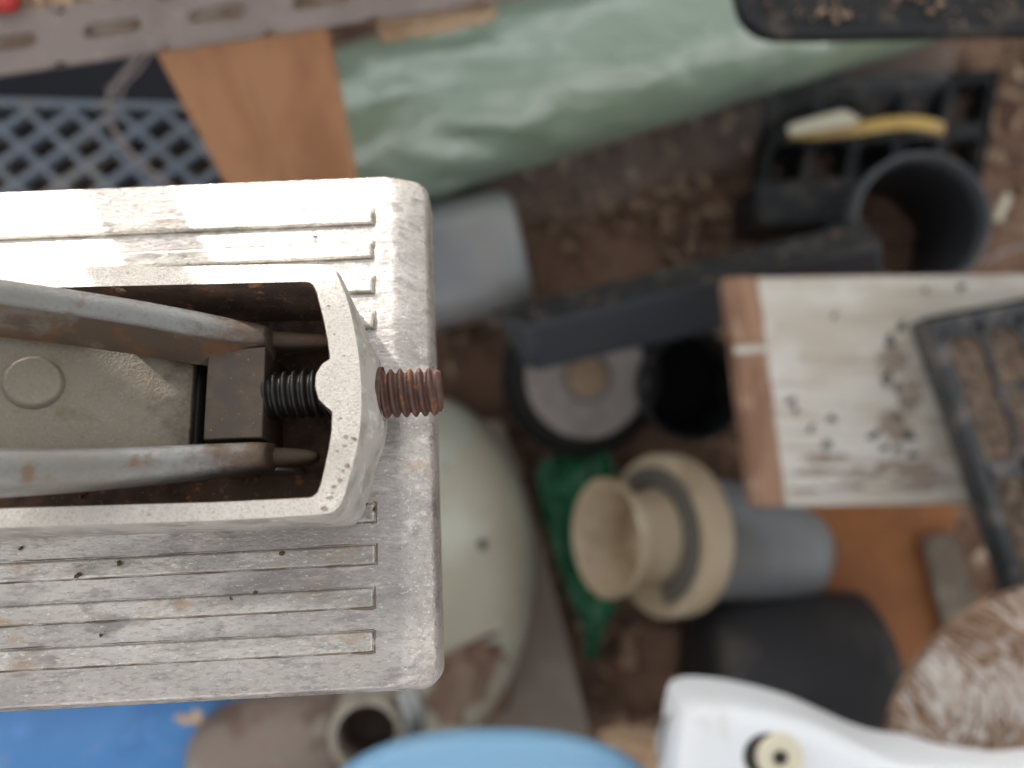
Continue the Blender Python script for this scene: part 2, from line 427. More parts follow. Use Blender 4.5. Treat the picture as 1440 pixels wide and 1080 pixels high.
M['fibre_core'] = pm('brown_fibre_core', (0.17, 0.10, 0.065, 1), 0.95, layers=[((0.30, 0.2, 0.14, 1), 60, 0.5, 0.64), ((0.10, 0.06, 0.04, 1), 110, 0.54, 0.66)], bump=0.8, bscale=150, bdist=0.004)
M['fibre_pale'] = pm('pale_fibres', (0.47, 0.43, 0.40, 1), 0.9)
M['fibre_tan'] = pm('tan_fibres', (0.30, 0.21, 0.15, 1), 0.9)
M['fibre_brown'] = pm('brown_fibres', (0.17, 0.095, 0.058, 1), 0.9)
M['clear_film'] = pm('clear_film', (0.6, 0.62, 0.64, 1), 0.05, alpha=0.09, spec=1.0, bump=0.5, bscale=22, bdetail=2, bdist=0.008)
M['red'] = pm('red_plastic', (0.45, 0.03, 0.02, 1), 0.4)
M['shelf'] = pm('dusty_shelf', (0.45, 0.36, 0.29, 1), 0.9, layers=[((0.3, 0.2, 0.14, 1), 60, 0.46, 0.6), ((0.62, 0.54, 0.46, 1), 130, 0.56, 0.68)], bump=0.5, bscale=260)
M['light_screen'] = pm('screen_boards', (0.22, 0.22, 0.225, 1), 0.85, layers=[((0.15, 0.15, 0.155, 1), 6, 0.45, 0.62, (0.2, 0.2, 1))])

# ------------------------------------------------------------------ setting
g = MB()
n = 120
S = 1.6
for j in range(n + 1):
    for i in range(n + 1):
        x, y = -S + 2 * S * i / n, -S + 2 * S * j / n
        h = 0.012 * noise.noise((x * 7, y * 7, 0)) + 0.006 * noise.noise((x * 30, y * 30, 4))
        g.v.append(Vector((x, y, h - 0.014)))
for j in range(n):
    for i in range(n):
        a = j * (n + 1) + i
        g.f.append((a, a + 1, a + n + 2, a + n + 1)); g.m.append(0)
o = g.build('ground', M['soil']); o['kind'] = 'structure'

# unseen screen added outside the frame to keep the low sun off the floor
w = MB()
wc = Vector((SUN.x, SUN.y, 0)).normalized() * 0.78
wd = Vector((-wc.y, wc.x, 0)).normalized()
rz = Matrix.Rotation(math.atan2(wd.y, wd.x), 3, 'Z')
w.box(wc + Vector((0, 0, 0.27)), (3.2, 0.03, 0.58), rz)
o = w.build('sun_screen', M['light_screen'], bevel=0.003); o['kind'] = 'structure'

# taller unseen screen added on the near side to block part of the sky
w = MB()
for k in range(12):
    w.box((-1.32 + 0.24 * k, -0.66 + 0.004 * (k % 2), 0.69), (0.236, 0.022, 1.42))
o = w.build('sky_screen', M['light_screen'], bevel=0.002); o['kind'] = 'structure'

# ground litter
lt = MB()
for k in range(3200):
    x, y = rnd.uniform(-0.62, 0.62), rnd.uniform(-0.5, 0.5)
    L_ = rnd.choice((0.004, 0.007, 0.011, 0.018, 0.028)) * rnd.uniform(0.7, 1.3)
    rot = Matrix.Rotation(rnd.uniform(0, pi), 3, 'Z') @ Matrix.Rotation(rnd.uniform(-0.5, 0.5), 3, 'X') @ Matrix.Rotation(rnd.uniform(-0.4, 0.4), 3, 'Y')
    lt.box((x, y, rnd.uniform(-0.012, 0.006)), (L_, L_ * rnd.uniform(0.2, 0.6), 0.002), rot)
o = lt.build('wood_chip_litter', M['chip'], smooth=0)
tag(o, 'brown wood chips and leaf bits littering the ground', 'litter', kind='stuff')

# ------------------------------------------------------------------ the cast tool (in focus)
DEV_O = W(300, 620, CAM_Z - 0.16)
DEV_R = Matrix.Rotation(radians(-15.557), 3, 'X') @ Matrix.Rotation(radians(0.395), 3, 'Y') @ Matrix.Rotation(radians(2.867), 3, 'Z')


def dv(px, py, h):
    """local point of the tool at height h above its plate that the camera sees at a photo pixel"""
    d = Vector(((px - 720) * K, (540 - py) * K, -1.0))
    nrm = DEV_R @ Vector((0, 0, 1))
    c = Vector((0, 0, CAM_Z))
    s = nrm.dot(DEV_O + nrm * h - c) / nrm.dot(d)
    return DEV_R.transposed() @ (c + d * s - DEV_O)


tool = thing('cast_metal_tool', 'ribbed cast aluminium tool with open housing, steel lever and protruding rusty bolt', 'tool')
tool.matrix_world = Matrix.Translation(DEV_O) @ DEV_R.to_4x4()

# base plate: rounded rectangle, soft shoulders, drafted sides
U0, U1, V0, V1 = -0.105, 0.0445, -0.0500, 0.0599


def rrect(inset, h, r, insl=None):
    u0, u1, v0, v1 = U0 + inset, U1 - (inset if insl is None else insl), V0 + inset * 0.6, V1 - inset * 0.6
    pts = []
    for (cx, cy, a) in ((u1 - r, v1 - r, 0), (u0 + r, v1 - r, 90), (u0 + r, v0 + r, 180), (u1 - r, v0 + r, 270)):
        for k in range(7):
            t = radians(a + 15 * k)
            pts.append(Vector((cx + r * cos(t), cy + r * sin(t), h)))
    return pts


b = MB()
rings = [rrect(0.004, -0.016, 0.003), rrect(0.0, -0.0155, 0.0038), rrect(0.0, -0.0060, 0.0038, 0.0), rrect(0.0003, -0.0046, 0.0038, 0.0005), rrect(0.0008, -0.0036, 0.0038, 0.0013),
         rrect(0.0016, -0.0012, 0.0036, 0.0050), rrect(0.0020, -0.0004, 0.0034, 0.0063), rrect(0.0026, 0.0, 0.0032, 0.0075)]
b.ring_loft(rings)
plate = b.build('base_plate', M['alu'], tool, smooth=24)

# ribs: raised strips 8.1 mm apart; those under the housing stay hidden
for i in range(12):
    vt = 0.05085 - 0.00811 * i
    if 4 <= i <= 7:
        continue
    if i in (3, 8):
        u_start = 0.0245 if i == 3 else 0.020
    else:
        u_start = U0 + 0.012
    wd_ = 0.0040
    r_ = MB()
    ue = 0.0327 + rnd.uniform(-0.0003, 0.0003)
    x0, x1, y0, y1 = u_start, ue, vt - wd_, vt
    top_h = 0.0006
    bot = [Vector(p) for p in ((x0, y0, -0.0004), (x1, y0, -0.0004), (x1, y1, -0.0004), (x0, y1, -0.0004))]
    top = [Vector(p) for p in ((x0 + .0003, y0 + .0003, top_h), (x1 - .0005, y0 + .0003, top_h), (x1 - .0005, y1 - .0004, top_h), (x0 + .0003, y1 - .0004, top_h))]
    r_.prism(top, bot)
    rib = r_.build('rib', M['alu_rib'], tool, bevel=0.00035, bseg=3)
    gm = MB()                                   # dark line under the rib: packed dirt plus rib shade put in as colour
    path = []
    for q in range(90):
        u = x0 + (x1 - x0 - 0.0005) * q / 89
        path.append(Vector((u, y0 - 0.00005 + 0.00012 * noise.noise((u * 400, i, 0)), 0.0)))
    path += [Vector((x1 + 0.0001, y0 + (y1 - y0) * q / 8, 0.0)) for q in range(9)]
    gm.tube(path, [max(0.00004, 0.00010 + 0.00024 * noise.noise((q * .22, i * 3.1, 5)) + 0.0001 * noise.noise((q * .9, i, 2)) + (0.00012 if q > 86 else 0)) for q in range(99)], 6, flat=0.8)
    gm.build('grime_shade_line', M['grime_shade'], rib)
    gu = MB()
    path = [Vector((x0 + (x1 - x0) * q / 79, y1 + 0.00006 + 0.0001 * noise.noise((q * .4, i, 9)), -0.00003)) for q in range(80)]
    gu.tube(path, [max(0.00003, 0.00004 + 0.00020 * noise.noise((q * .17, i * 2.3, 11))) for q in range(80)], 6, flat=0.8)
    gu.build('grime_shade_line', M['grime_shade'], rib)

# housing: rim outline traced at rim height, walls drop to the plate
RH = 0.020
outer_px = [(-420, 394), (-100, 381), (150, 376.5), (300, 373.5), (400, 371.5), (450, 371), (463, 373.5), (473, 381), (480, 396), (487, 413), (493, 432), (498, 455),
            (503, 482), (507, 510), (509, 540), (509.5, 570), (508, 600), (505, 622), (500, 645), (493, 670), (487, 694), (479, 712), (468, 722), (450, 724.5),
            (400, 727), (300, 732), (150, 737), (-100, 745), (-420, 757)]
inner_px = [(-420, 420), (-100, 409), (150, 404), (300, 400.5), (390, 398.3), (430, 397.5), (437, 399), (441, 404), (445, 414), (449, 430), (455, 454),
            (460, 480), (463, 504), (452, 511), (443, 526), (442, 544), (447, 562), (458, 573), (466, 579), (465, 606), (461, 632), (455, 660), (450, 681), (445, 693), (437, 698.5),
            (390, 701), (300, 705), (150, 709), (-100, 717), (-420, 728)]


def dense(pts, h, step=0.0022):
    P = [dv(x, y, h) for x, y in pts]
    return P


def resample(P, n):
    d = [0]
    for i in range(1, len(P)):
        d.append(d[-1] + (P[i] - P[i - 1]).length)
    out = []
    for k in range(n):
        t = d[-1] * k / (n - 1)
        i = max(j for j in range(len(d)) if d[j] <= t + 1e-12)
        i = min(i, len(P) - 2)
        f = (t - d[i]) / max(1e-9, d[i + 1] - d[i])
        out.append(P[i].lerp(P[i + 1], min(1, f)))
    return out


po = dense(outer_px, RH)
pi_ = dense(inner_px, RH)
no = 420
po = resample(po, no)
pi_ = resample(pi_, no)


def nrm2(P, i):
    d = P[min(i + 1, len(P) - 1)] - P[max(i - 1, 0)]
    v = Vector((-d.y, d.x, 0))
    return v.normalized() if v.length > 0 else v


h_ = MB()
vc = 0.005


def wob(p, s, a):
    return a * noise.noise((p.x * s, p.y * s, p.z * s))


cols_o = []
for i, p in enumerate(po):
    nn = nrm2(po, i)                       # points outwards (outline runs clockwise seen from above)
    bulge = 1 / (1 + math.exp((abs(p.y - vc - 0.0005) - 0.0095) / 0.0011)) * (1 if p.x > 0.02 else 0)
    endw = max(0.0, min(1.0, (p.x - 0.018) / 0.012))
    prof = []
    for (hh, out) in ((RH, -0.0002), (RH - 0.0003, 0.0), (RH - 0.0014, 0.0003), (0.0170, 0.0004 + 0.0002 * bulge), (0.0150, 0.0004 + 0.0014 * bulge), (0.012, 0.0003 + 0.0021 * bulge), (0.007, 0.0002 + 0.0022 * bulge), (0.003, 0.0002 + 0.0018 * bulge), (0.0008, 0.0001 + 0.0014 * bulge), (-0.0006, 0.0002 + 0.0012 * bulge)):
        q = p + nn * (out * endw )
        prof.append(Vector((q.x, q.y, hh + 0.0)))
    cols_o.append(prof)
base = len(h_.v)
npf = len(cols_o[0])
for pr in cols_o:
    h_.v += pr
for i in range(no - 1):
    for k in range(npf - 1):
        a = base + i * npf + k
        h_.f.append((a, a + npf, a + npf + 1, a + 1)); h_.m.append(1)
cols_i = []
for i, p in enumerate(pi_):
    nn = nrm2(pi_, i)
    prof = []
    for (hh, out) in ((RH, 0.0002), (RH - 0.0003, 0.0), (0.014, -0.0001), (0.007, -0.0003), (-0.0004, -0.0006)):
        q = p + nn * out
        prof.append(Vector((q.x, q.y, hh)))
    cols_i.append(prof)
b2 = len(h_.v)
npi = len(cols_i[0])
for pr in cols_i:
    h_.v += pr
for i in range(no - 1):
    for k in range(npi - 1):
        a = b2 + i * npi + k
        h_.f.append((a, a + 1, a + npi + 1, a + npi)); h_.m.append(2)
# rim top: bridge the two outlines by nearest progress
io = ii = 0
while io < no - 1 or ii < no - 1:
    a, c = base + io * npf, b2 + ii * npi
    can_o, can_i = io < no - 1, ii < no - 1
    if can_o and can_i:
        do = (cols_o[io + 1][0] - cols_i[ii][0]).length
        di = (cols_o[io][0] - cols_i[ii + 1][0]).length
        step_o = do <= di
    else:
        step_o = can_o
    if step_o:
        h_.f.append((a, c, a + npf)); io += 1
    else:
        h_.f.append((a, c, c + npi)); ii += 1
    h_.m.append(0)
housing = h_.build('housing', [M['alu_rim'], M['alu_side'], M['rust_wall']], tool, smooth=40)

# flat dark discs for small dents and pits along the worn right-hand rim
for q, (px, py, r_) in enumerate([(487, 614, 3.4), (497, 617, 3.8), (485, 627, 2.8), (474, 634, 2.2), (488, 655, 3.2), (482, 662, 2.4), (477, 675, 3.6), (470, 684, 3.4), (464, 700, 4.0), (456, 715, 4.2), (468, 693, 2.0),
                                  (479, 588, 1.8), (470, 470, 1.6), (484, 500, 1.5), (462, 430, 1.8), (300, 720, 1.6), (210, 724, 1.5), (370, 713, 1.6)]):
    ring = []
    for k in range(10):
        a = 2 * pi * k / 10
        f = 1 + 0.7 * noise.noise((cos(a) * 1.5, sin(a) * 1.5, q * 3.7))
        ring.append(dv(px + r_ * 1.2 * f * cos(a), py + r_ * .8 * f * sin(a), RH + 0.00006))
    pit = MB()
    pit.prism(ring, [v - Vector((0, 0, .0003)) for v in ring])
    pit.build('casting_pit', M['pit'], housing, smooth=0)

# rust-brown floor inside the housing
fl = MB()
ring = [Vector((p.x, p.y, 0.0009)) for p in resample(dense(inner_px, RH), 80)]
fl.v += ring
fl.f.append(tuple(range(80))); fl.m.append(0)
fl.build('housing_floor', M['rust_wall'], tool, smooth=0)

# steel lever: web and two rolled flanges, rising towards the handle side
lev = MB()


def hl(px):                    # height of flange crest above the plate
    t = max(0.0, min(1.3, (400 - px) / 400))
    return 0.0135 + 0.0205 * t


def flange(rows, inward, tip):
    m = MB()
    rings = []
    for (px, ya, yb, hc, dp) in rows:
        yb = ya + (yb - ya) * (0.70 if inward < 0 else 0.9)
        A, B = dv(px, ya, hc), dv(px, yb, hc)
        u = (A.x + B.x) / 2
        vtop, vbot = max(A.y, B.y), min(A.y, B.y)
        vcn, hw = (vtop + vbot) / 2, (vtop - vbot) / 2
        pts = []
        for k in range(11):
            a = pi * k / 10
            pts.append(Vector((u, vcn + hw * cos(a), hc - hw * 0.9 + hw * 0.9 * sin(a))))
        lo_o = hw * (0.95 + (1.35 if inward < 0 else 0))
        hi_o = hw * (0.95 + (0.35 if inward > 0 else 0))
        pts.append(Vector((u, vcn - (hw + lo_o) / 2 - (0.12 * hw if inward < 0 else 0), hc - hw * 0.9 - dp * .45)))
        pts.append(Vector((u, vcn - lo_o, hc - hw * 0.9 - dp)))
        pts.append(Vector((u, vcn + hi_o, hc - hw * 0.9 - dp)))
        rings.append(pts)
    # smooth interpolation between stations
    fine = []
    for i in range(len(rings) - 1):
        for k in range(6):
            t = k / 6
            fine.append([rings[i][j].lerp(rings[i + 1][j], t) for j in range(len(rings[0]))])
    fine.append(rings[-1])
    for _ in range(3):
        for i in range(1, len(fine) - 1):
            fine[i] = [(fine[i - 1][j] + fine[i][j] * 2 + fine[i + 1][j]) / 4 for j in range(len(fine[0]))]
    m.ring_loft(fine)
    nr = len(fine[0])
    for q in range((len(fine) - 1) * nr):
        if (q % nr) in ((9, 10, 11) if inward < 0 else (13, 0) if inward > 0 else ()):
            m.m[q] = 1  # upper flange's slope darkened for shade; lower flange's inner edge is rust
    return m


up_rows = [(-190, 362, 418, 0.0445, .009), (-100, 374, 428, 0.0395, .009), (0, 388, 440, 0.0345, .009), (100, 403, 456, 0.0295, .008), (200, 419, 473, 0.0245, .007), (270, 432, 487, 0.021, .006), (330, 445, 494, 0.018, .005),
           (362, 452, 494, 0.0164, .004), (374, 456, 492, 0.0152, .004), (381, 464, 487, 0.0125, .003)]
up_tab = [(345, 460, 488, 0.0120, .004), (400, 464, 488, 0.0112, .004), (430, 466, 488, 0.0105, .004), (462, 468, 487, 0.0100, .004)]
lo_tab = [(345, 626, 658, 0.0120, .004), (390, 627, 656, 0.0112, .004), (420, 629, 652, 0.0105, .004), (440, 633, 648, 0.0098, .003), (446, 637, 643, 0.0092, .002)]
lo_rows = [(-190, 628, 702, 0.0445, .009), (-100, 627, 696, 0.0395, .009), (0, 627, 690, 0.0345, .009), (100, 626, 684, 0.0295, .008), (200, 624, 676, 0.0245, .007), (270, 621, 670, 0.021, .006), (330, 619, 665, 0.018, .005),
           (360, 618, 662, 0.0164, .004), (373, 620, 660, 0.0152, .004), (381, 628, 652, 0.0125, .003)]
web = MB()
wr = []
for (px, hh) in ((-190, 0.0335), (0, 0.0240), (140, 0.0172), (230, 0.0132), (276, 0.0112)):
    A, B = dv(px, 452 + 0.06 * px, hh), dv(px, 640, hh)
    wr.append([Vector((A.x, A.y, hh)), Vector((A.x, B.y, hh)), Vector((A.x, B.y, hh - 0.0018)), Vector((A.x, A.y, hh - 0.0018))])
web.ring_loft(wr)
lever = web.build('lever_web', M['steel'], tool, bevel=0.0003)
flange(up_rows, -1, 0).build('lever_flange', [M['steel_flange'], M['steel_rust_shade']], tool, smooth=60)
flange(lo_rows, 1, 0).build('lever_flange', [M['steel_flange'], M['steel_rust_shade']], tool, smooth=60)
flange(up_tab, 0, 0).build('lever_tab', M['steel_rust_shade'], tool, smooth=60)
flange(lo_tab, 0, 0).build('lever_tab', M['steel_rust_shade'], tool, smooth=60)
# pressed round dimple in the web
A = dv(46, 536, 0.0222)
dim = MB()
wdir = (Vector((wr[3][0].x, 0, 0.0132)) - Vector((wr[1][0].x, 0, 0.0240))).normalized()
wnrm = Vector((-wdir.z, 0, wdir.x))
dim.lathe(A - wnrm * 0.00108, wnrm, [(0.0, 0.0050), (0.0004, 0.0048), (0.0010, 0.0044), (0.00115, 0.0041), (0.0010, 0.0037), (0.00095, 0.0025), (0.00095, 0.0)], 48)
dim.build('pressed_dimple', M['steel'], lever, smooth=50)

# pivot block, oily thread and rusty bolt end on one axis
blk = MB()
c = [dv(289, 489, 0.0150), dv(371, 489, 0.0150), dv(371, 617, 0.0150), dv(289, 617, 0.0150)]
u0 = (c[0].x + c[3].x) / 2; u1 = (c[1].x + c[2].x) / 2; v1 = (c[0].y + c[1].y) / 2; v0 = (c[2].y + c[3].y) / 2
tp = [Vector((u0, v0, 0.015)), Vector((u1, v0, 0.015)), Vector((u1, v1, 0.015)), Vector((u0, v1, 0.015))]
blk.prism(tp, [p - Vector((0, 0, 0.0138)) for p in tp])
blk.build('pivot_block', M['block'], tool, bevel=0.0003)
pin = MB()
gx = dv(281, 550, 0.008).x
pin.tube([Vector((gx - 0.0012, v0 - 0.004, 0.006)), Vector((gx - 0.0012, v1 + 0.004, 0.006))], 0.0022, 20)
pin.build('pivot_pin', M['oily'], tool)


def threaded(u0, u1, rad, pitch, depth, v, h, taper_end=False, nseg=56):
    m = MB()
    nz = int((u1 - u0) / pitch * 12)
    rings = []
    for i in range(nz + 1):
        u = u0 + (u1 - u0) * i / nz
        ring = []
        for k in range(nseg):
            a = 2 * pi * k / nseg
            ph = ((u / pitch) - a / (2 * pi)) % 1.0
            tri = abs(ph * 2 - 1)                    # 0 at crest centre
            prof = max(0.0, min(1.0, (tri - 0.12) / 0.76))
            prof = prof * prof * (3 - 2 * prof)
            r = rad - depth * prof
            if taper_end:
                e = (u1 - u) / (pitch * 0.9)
                if e < 1:
                    r = min(r, rad - depth * (1 - e) * 0.9)
            r += wob(Vector((u, rad * cos(a), rad * sin(a))), 900, 0.00008)
            ring.append(Vector((u + (wob(Vector((0, cos(a) * .01, sin(a) * .01)), 300, 0.00035) if i == nz else 0), v + r * cos(a), h + r * sin(a))))
        rings.append(ring)
    m.ring_loft(rings)
    return m


bolt_c = dv(580, 552, 0.0100)
uo0 = dv(530, 552, 0.010).x
uo1 = dv(619, 552, 0.0125).x
bt = threaded(uo0 - 0.004, uo1, 0.00475, 0.00183, 0.00085, bolt_c.y, 0.0100, True)
bolt = bt.build('bolt', M['bolt'], tool, smooth=80)
bi = threaded(dv(372, 552, 0.010).x, dv(470, 552, 0.010).x, 0.00475, 0.00183, 0.0008, bolt_c.y + 0.0006, 0.0105)
sub_part(bi, 'inner_thread', M['oily'], bolt, (0, 0, 0), smooth=80)
ub = dv(508, 552, RH).x
bo = MB()
bo.lathe(Vector((0, bolt_c.y, 0.0100)), Vector((1, 0, 0)), [(ub, 0.0045), (ub, 0.0053), (ub + 0.0026, 0.0053), (ub + 0.0024, 0.0049), (ub + 0.0012, 0.0046)], 40, closed_prof=True)
bo.build('bolt_bore', M['rust_wall'], tool, smooth=40)
wa = MB()
A = dv(365, 667, 0.006)
wa.lathe(Vector((A.x, A.y + 0.0003, 0.0015)), Vector((0, 1, 0)), [(0, 0.002), (0, 0.0075), (0.0012, 0.0075), (0.0012, 0.002)], 40, closed_prof=True)
wa.build('washer', M['zinc'], tool)

# soil crumbs lying on the tool
cr = MB()
for (px, py, hh, s) in ((118, 696, 0.0012, .0007), (347, 735, 0.0012, .0009), (395, 778, 0.0002, .0009), (169, 792, .0010, .0006), (324, 843, .0002, .0006), (28, 771, .0003, .0005), (110, 810, .0009, .0007),
                        (166, 408, 0.0195, .0010), (262, 415, 0.0135, .0006), (358, 833, .0003, .0004), (516, 709, .001, .0005), (527, 716, .0003, .0005), (443, 333, .0009, .0004), (143, 894, .0009, .0004)):
    p = dv(px, py, hh)
    for k in range(3):
        q = p + Vector((rnd.uniform(-1, 1) * s * .8, rnd.uniform(-1, 1) * s * .5, rnd.uniform(0, .4) * s))
        q = DEV_O + DEV_R @ q
        bmv = [q + Vector((cos(a) * s * rnd.uniform(.5, 1), sin(a) * s * rnd.uniform(.4, .8), 0)) for a in (0, 1.2, 2.4, 3.7, 5.0)]
        tpv = [q + (x - q) * 0.5 + Vector((0, 0, s * rnd.uniform(.5, .9))) for x in bmv]
        cr.prism(tpv, [x - Vector((0, 0, s * .4)) for x in bmv])
o = cr.build('soil_crumbs', pm('soil_crumb', (0.12, 0.075, 0.05, 1), 0.95), smooth=0)
tag(o, 'dark soil crumbs lying on the ribbed aluminium tool', 'crumbs', kind='stuff')

# ------------------------------------------------------------------ shelf edge, top left
ZA = 0.40
sa = Frame('slotted_angle', 'grey-brown slotted steel angle along the shelf edge', 'angle bar', W(300, 20, ZA))
m = MB()
bl = lambda x: 105 - 0.149 * x
tl = lambda x: 25 - 0.134 * x
cen = [158 + 147 * k for k in range(-3, 6)]
ns = 32
for cx in cen:
    x0, x1 = cx - 73.5, cx + 73.5
    cy = (bl(cx) + tl(cx)) / 2 - 22 + 0.0
    cy = 40 - 0.137 * (cx - 158)
    hole, outr = [], []
    hl_, hw_ = 41, 10.5
    for k in range(ns):
        a = 2 * pi * (k + .5) / ns
        ex = hl_ - hw_
        ca, sa_ = cos(a), sin(a)
        hx = (ex if ca > 0 else -ex) + hw_ * ca
        hy = hw_ * sa_
        hole.append(W(cx + hx, cy + hy - 0.137 * hx, ZA))
        # same index on the cell border
        tx = ca / max(abs(ca), abs(sa_)); ty = sa_ / max(abs(ca), abs(sa_))
        X = cx + 73.5 * tx
        Y = bl(X) if ty >= 1 - 1e-9 else (tl(X) if ty <= -1 + 1e-9 else (tl(X) + (bl(X) - tl(X)) * (ty + 1) / 2))
        outr.append(W(X, Y, ZA))
    lowh = [p - Vector((0, 0, 0.0022)) for p in hole]
    m.ring_loft([lowh, hole, outr], cap0=False, cap1=False)
x0, x1 = cen[0] - 73.5, cen[-1] + 73.5
e0 = [W(x0, bl(x0), ZA), W(x1, bl(x1), ZA)]
m.ring_loft([[e0[0], e0[1]], [e0[0] - Vector((0, 0, .0022)), e0[1] - Vector((0, 0, .0022))]], closed=False, cap0=False, cap1=False)
sa.part(m, 'slotted_leg', M['angle'], smooth=40)
m = MB()
P = [W(x0, tl(x0), ZA), W(x1, tl(x1), ZA)]
m.prism([P[0], P[1], P[1] + Vector((0, .002, 0)), P[0] + Vector((0, .002, 0))], [p - Vector((0, 0, .035)) for p in (P[0], P[1], P[1] + Vector((0, .002, 0)), P[0] + Vector((0, .002, 0)))])
sa.part(m, 'upright_leg', M['angle'])

# shelf board under and behind it, with crumbs, and an added post above it
m = poly_slab([(-230, -180), (520, -180), (520, -14), (-230, 96)], ZA - 0.004, 0.014)
o = m.build('shelf_board', M['shelf'], bevel=0.001)
tag(o, 'dusty pale shelf board behind the slotted steel angle', 'shelf board')
deb = MB()
for k in range(260):
    px, py = rnd.uniform(-60, 260), rnd.uniform(-60, 22)
    if py > tl(px) - 3: continue
    p = W(px, py, ZA - 0.003)
    rot = Matrix.Rotation(rnd.uniform(0, pi), 3, 'Z') @ Matrix.Rotation(rnd.uniform(-.6, .6), 3, 'X')
    L_ = rnd.uniform(.002, .008)
    deb.box(p + Vector((0, 0, rnd.uniform(0, .004))), (L_, L_ * rnd.uniform(.25, .7), .0012), rot)
o = deb.build('shelf_debris', M['ply'], smooth=0)
tag(o, 'pale wood crumbs strewn on the shelf board', 'debris', kind='stuff')
m = poly_slab([(-40, -40), (14, -40), (16, 2), (8, 9), (-40, 12)], ZA + 0.006, 0.008)
o = m.build('red_plastic_piece', M['red'], bevel=0.002)
tag(o, 'red plastic piece at the very corner of the shelf', 'plastic piece')
m = MB()
pc = DEV_O + DEV_R @ dv(203, 310, 0) + SUN * 0.27
m.box((pc.x, pc.y, 0.68), (0.0165, 0.0165, 0.56), Matrix.Rotation(SUN_AZ, 3, 'Z'))
o = m.build('shadow_post', M['angle'], bevel=0.001)  # unseen post added to throw a shadow band across the tool
tag(o, 'thin square post added out of view to cast a shadow band', 'post')

# unseen board added by the post: the sun reaches the tool only below it
m = MB()
pb = DEV_O + DEV_R @ dv(300, 385, RH) + SUN * 0.30
hz = Vector((SUN.x, SUN.y, 0)).normalized()
zb = 0.6538 + 0.30 * SUN.z
m.box((pb.x, pb.y, zb + 0.06), (1.0, 0.012, 0.12), Matrix.Rotation(SUN_AZ, 3, 'Z'))
o = m.build('sun_cut_board', M['light_screen'], bevel=0.001); o['kind'] = 'structure'

# splintered plywood edge
m = MB()
edge = [(530, -30), (529, 22), (533, 47), (540, 49), (548, 46), (558, 47), (575, 41), (590, 42), (610, 36), (640, 32), (655, 27), (680, 22), (697, 14), (700, -30)]
m = poly_slab(edge, 0.385, 0.01)
o = m.build('plywood_offcut', M['ply'], bevel=0.0006)
tag(o, 'splintered pale plywood offcut under the shelf edge', 'plywood')

# leaning plank
a0, a1 = W(217, 72, 0.383), W(459, 38, 0.383)
b0, b1 = W(311, 250, 0.293), W(498, 246, 0.293)
b0 = a0 + (b0 - a0) * 2.4; b1 = a1 + (b1 - a1) * 2.4
nrm = (a1 - a0).cross(b0 - a0).normalized()
if nrm.z < 0: nrm = -nrm
pl = Frame('leaning_plank', 'warm brown wooden plank sloping down below the slotted angle', 'plank', b0)
m = MB()
th = nrm * 0.02
m.ring_loft([[a0 - th, a0, a1, a1 - th], [b0 - th, b0, b1, b1 - th]])
pl.part(m, 'plank_board', M['plank'], bevel=0.0015)
kp = W(432, 140, 0.0)
ray = kp - Vector((0, 0, CAM_Z)); tt = (a0 - Vector((0, 0, CAM_Z))).dot(nrm) / ray.dot(nrm)
kp = Vector((0, 0, CAM_Z)) + ray * tt
m = MB(); m.lathe(kp + nrm * 0.0002, nrm, [(0, 0.0032), (0.0006, 0.0028), (0.0002, 0.0)], 16)
pl.part(m, 'knot_hole', M['dark_hole'])  # flat dark disc for the plank's knot hole

# ------------------------------------------------------------------ lattice crate
ZC = 0.20
cf = Frame('lattice_crate', 'blue-grey plastic crate with a diagonal lattice side', 'crate', W(80, 240, ZC - 0.06))


def clip_line(cx, cy, dx, dy, x0, x1, y0f, y1):
    """segment of a line within x0..x1 and y between y0f(x) and y1"""
    lo, hi = -2000.0, 2000.0
    ts = [t for t in [(-1200 + 4 * k) for k in range(601)] if x0 <= cx + dx * t <= x1 and y0f(cx + dx * t) <= cy + dy * t <= y1]
    return (min(ts), max(ts)) if len(ts) > 3 else None


topf = lambda x: 147 + 0.03 * x
for (zz, half, hgt, mat, nm, off) in ((ZC, 4.6, 0.010, M['crate'], 'lattice', 0.0), (ZC - 0.034, 13.0, 0.006, M['crate_dirt'], 'lower_lattice', 0.0)):
    m = MB()
    for fam in (0, 1):
        d = Vector((56, -40)) if fam == 0 else Vector((56, 52))
        d = d.normalized()
        for k in range(-24, 30):
            cx, cy = -8 + 64 * k, 233
            seg = clip_line(cx, cy, d.x, d.y, -170, 345, topf, 345)
            if not seg: continue
            nx, ny = -d.y * half, d.x * half
            pts = [(cx + d.x * seg[0] + nx, cy + d.y * seg[0] + ny), (cx + d.x * seg[1] + nx, cy + d.y * seg[1] + ny),
                   (cx + d.x * seg[1] - nx, cy + d.y * seg[1] - ny), (cx + d.x * seg[0] - nx, cy + d.y * seg[0] - ny)]
            dz = Vector((0, 0, 0.0004 * fam))
            top = [W(x, y, zz) - dz for x, y in pts]
            m.prism(top, [p - Vector((0, 0, hgt)) for p in top])
    cf.part(m, nm, mat, smooth=0)
m = MB()
top = [W(-180, 132, ZC + .002), W(350, 146, ZC + .002), W(350, 156, ZC + .002), W(-180, 143, ZC + .002)]
m.prism(top, [p - Vector((0, 0, 0.05)) for p in top])
cf.part(m, 'crate_rim', M['crate'], bevel=0.001)
m = MB()
top = [W(-180, 150, ZC - .07), W(350, 160, ZC - .07), W(350, 345, ZC - .07), W(-180, 345, ZC - .07)]
m.prism(top, [p - Vector((0, 0, 0.004)) for p in top])
cf.part(m, 'crate_shade_floor', M['navy'])  # near-black backing added so the lattice holes read dark

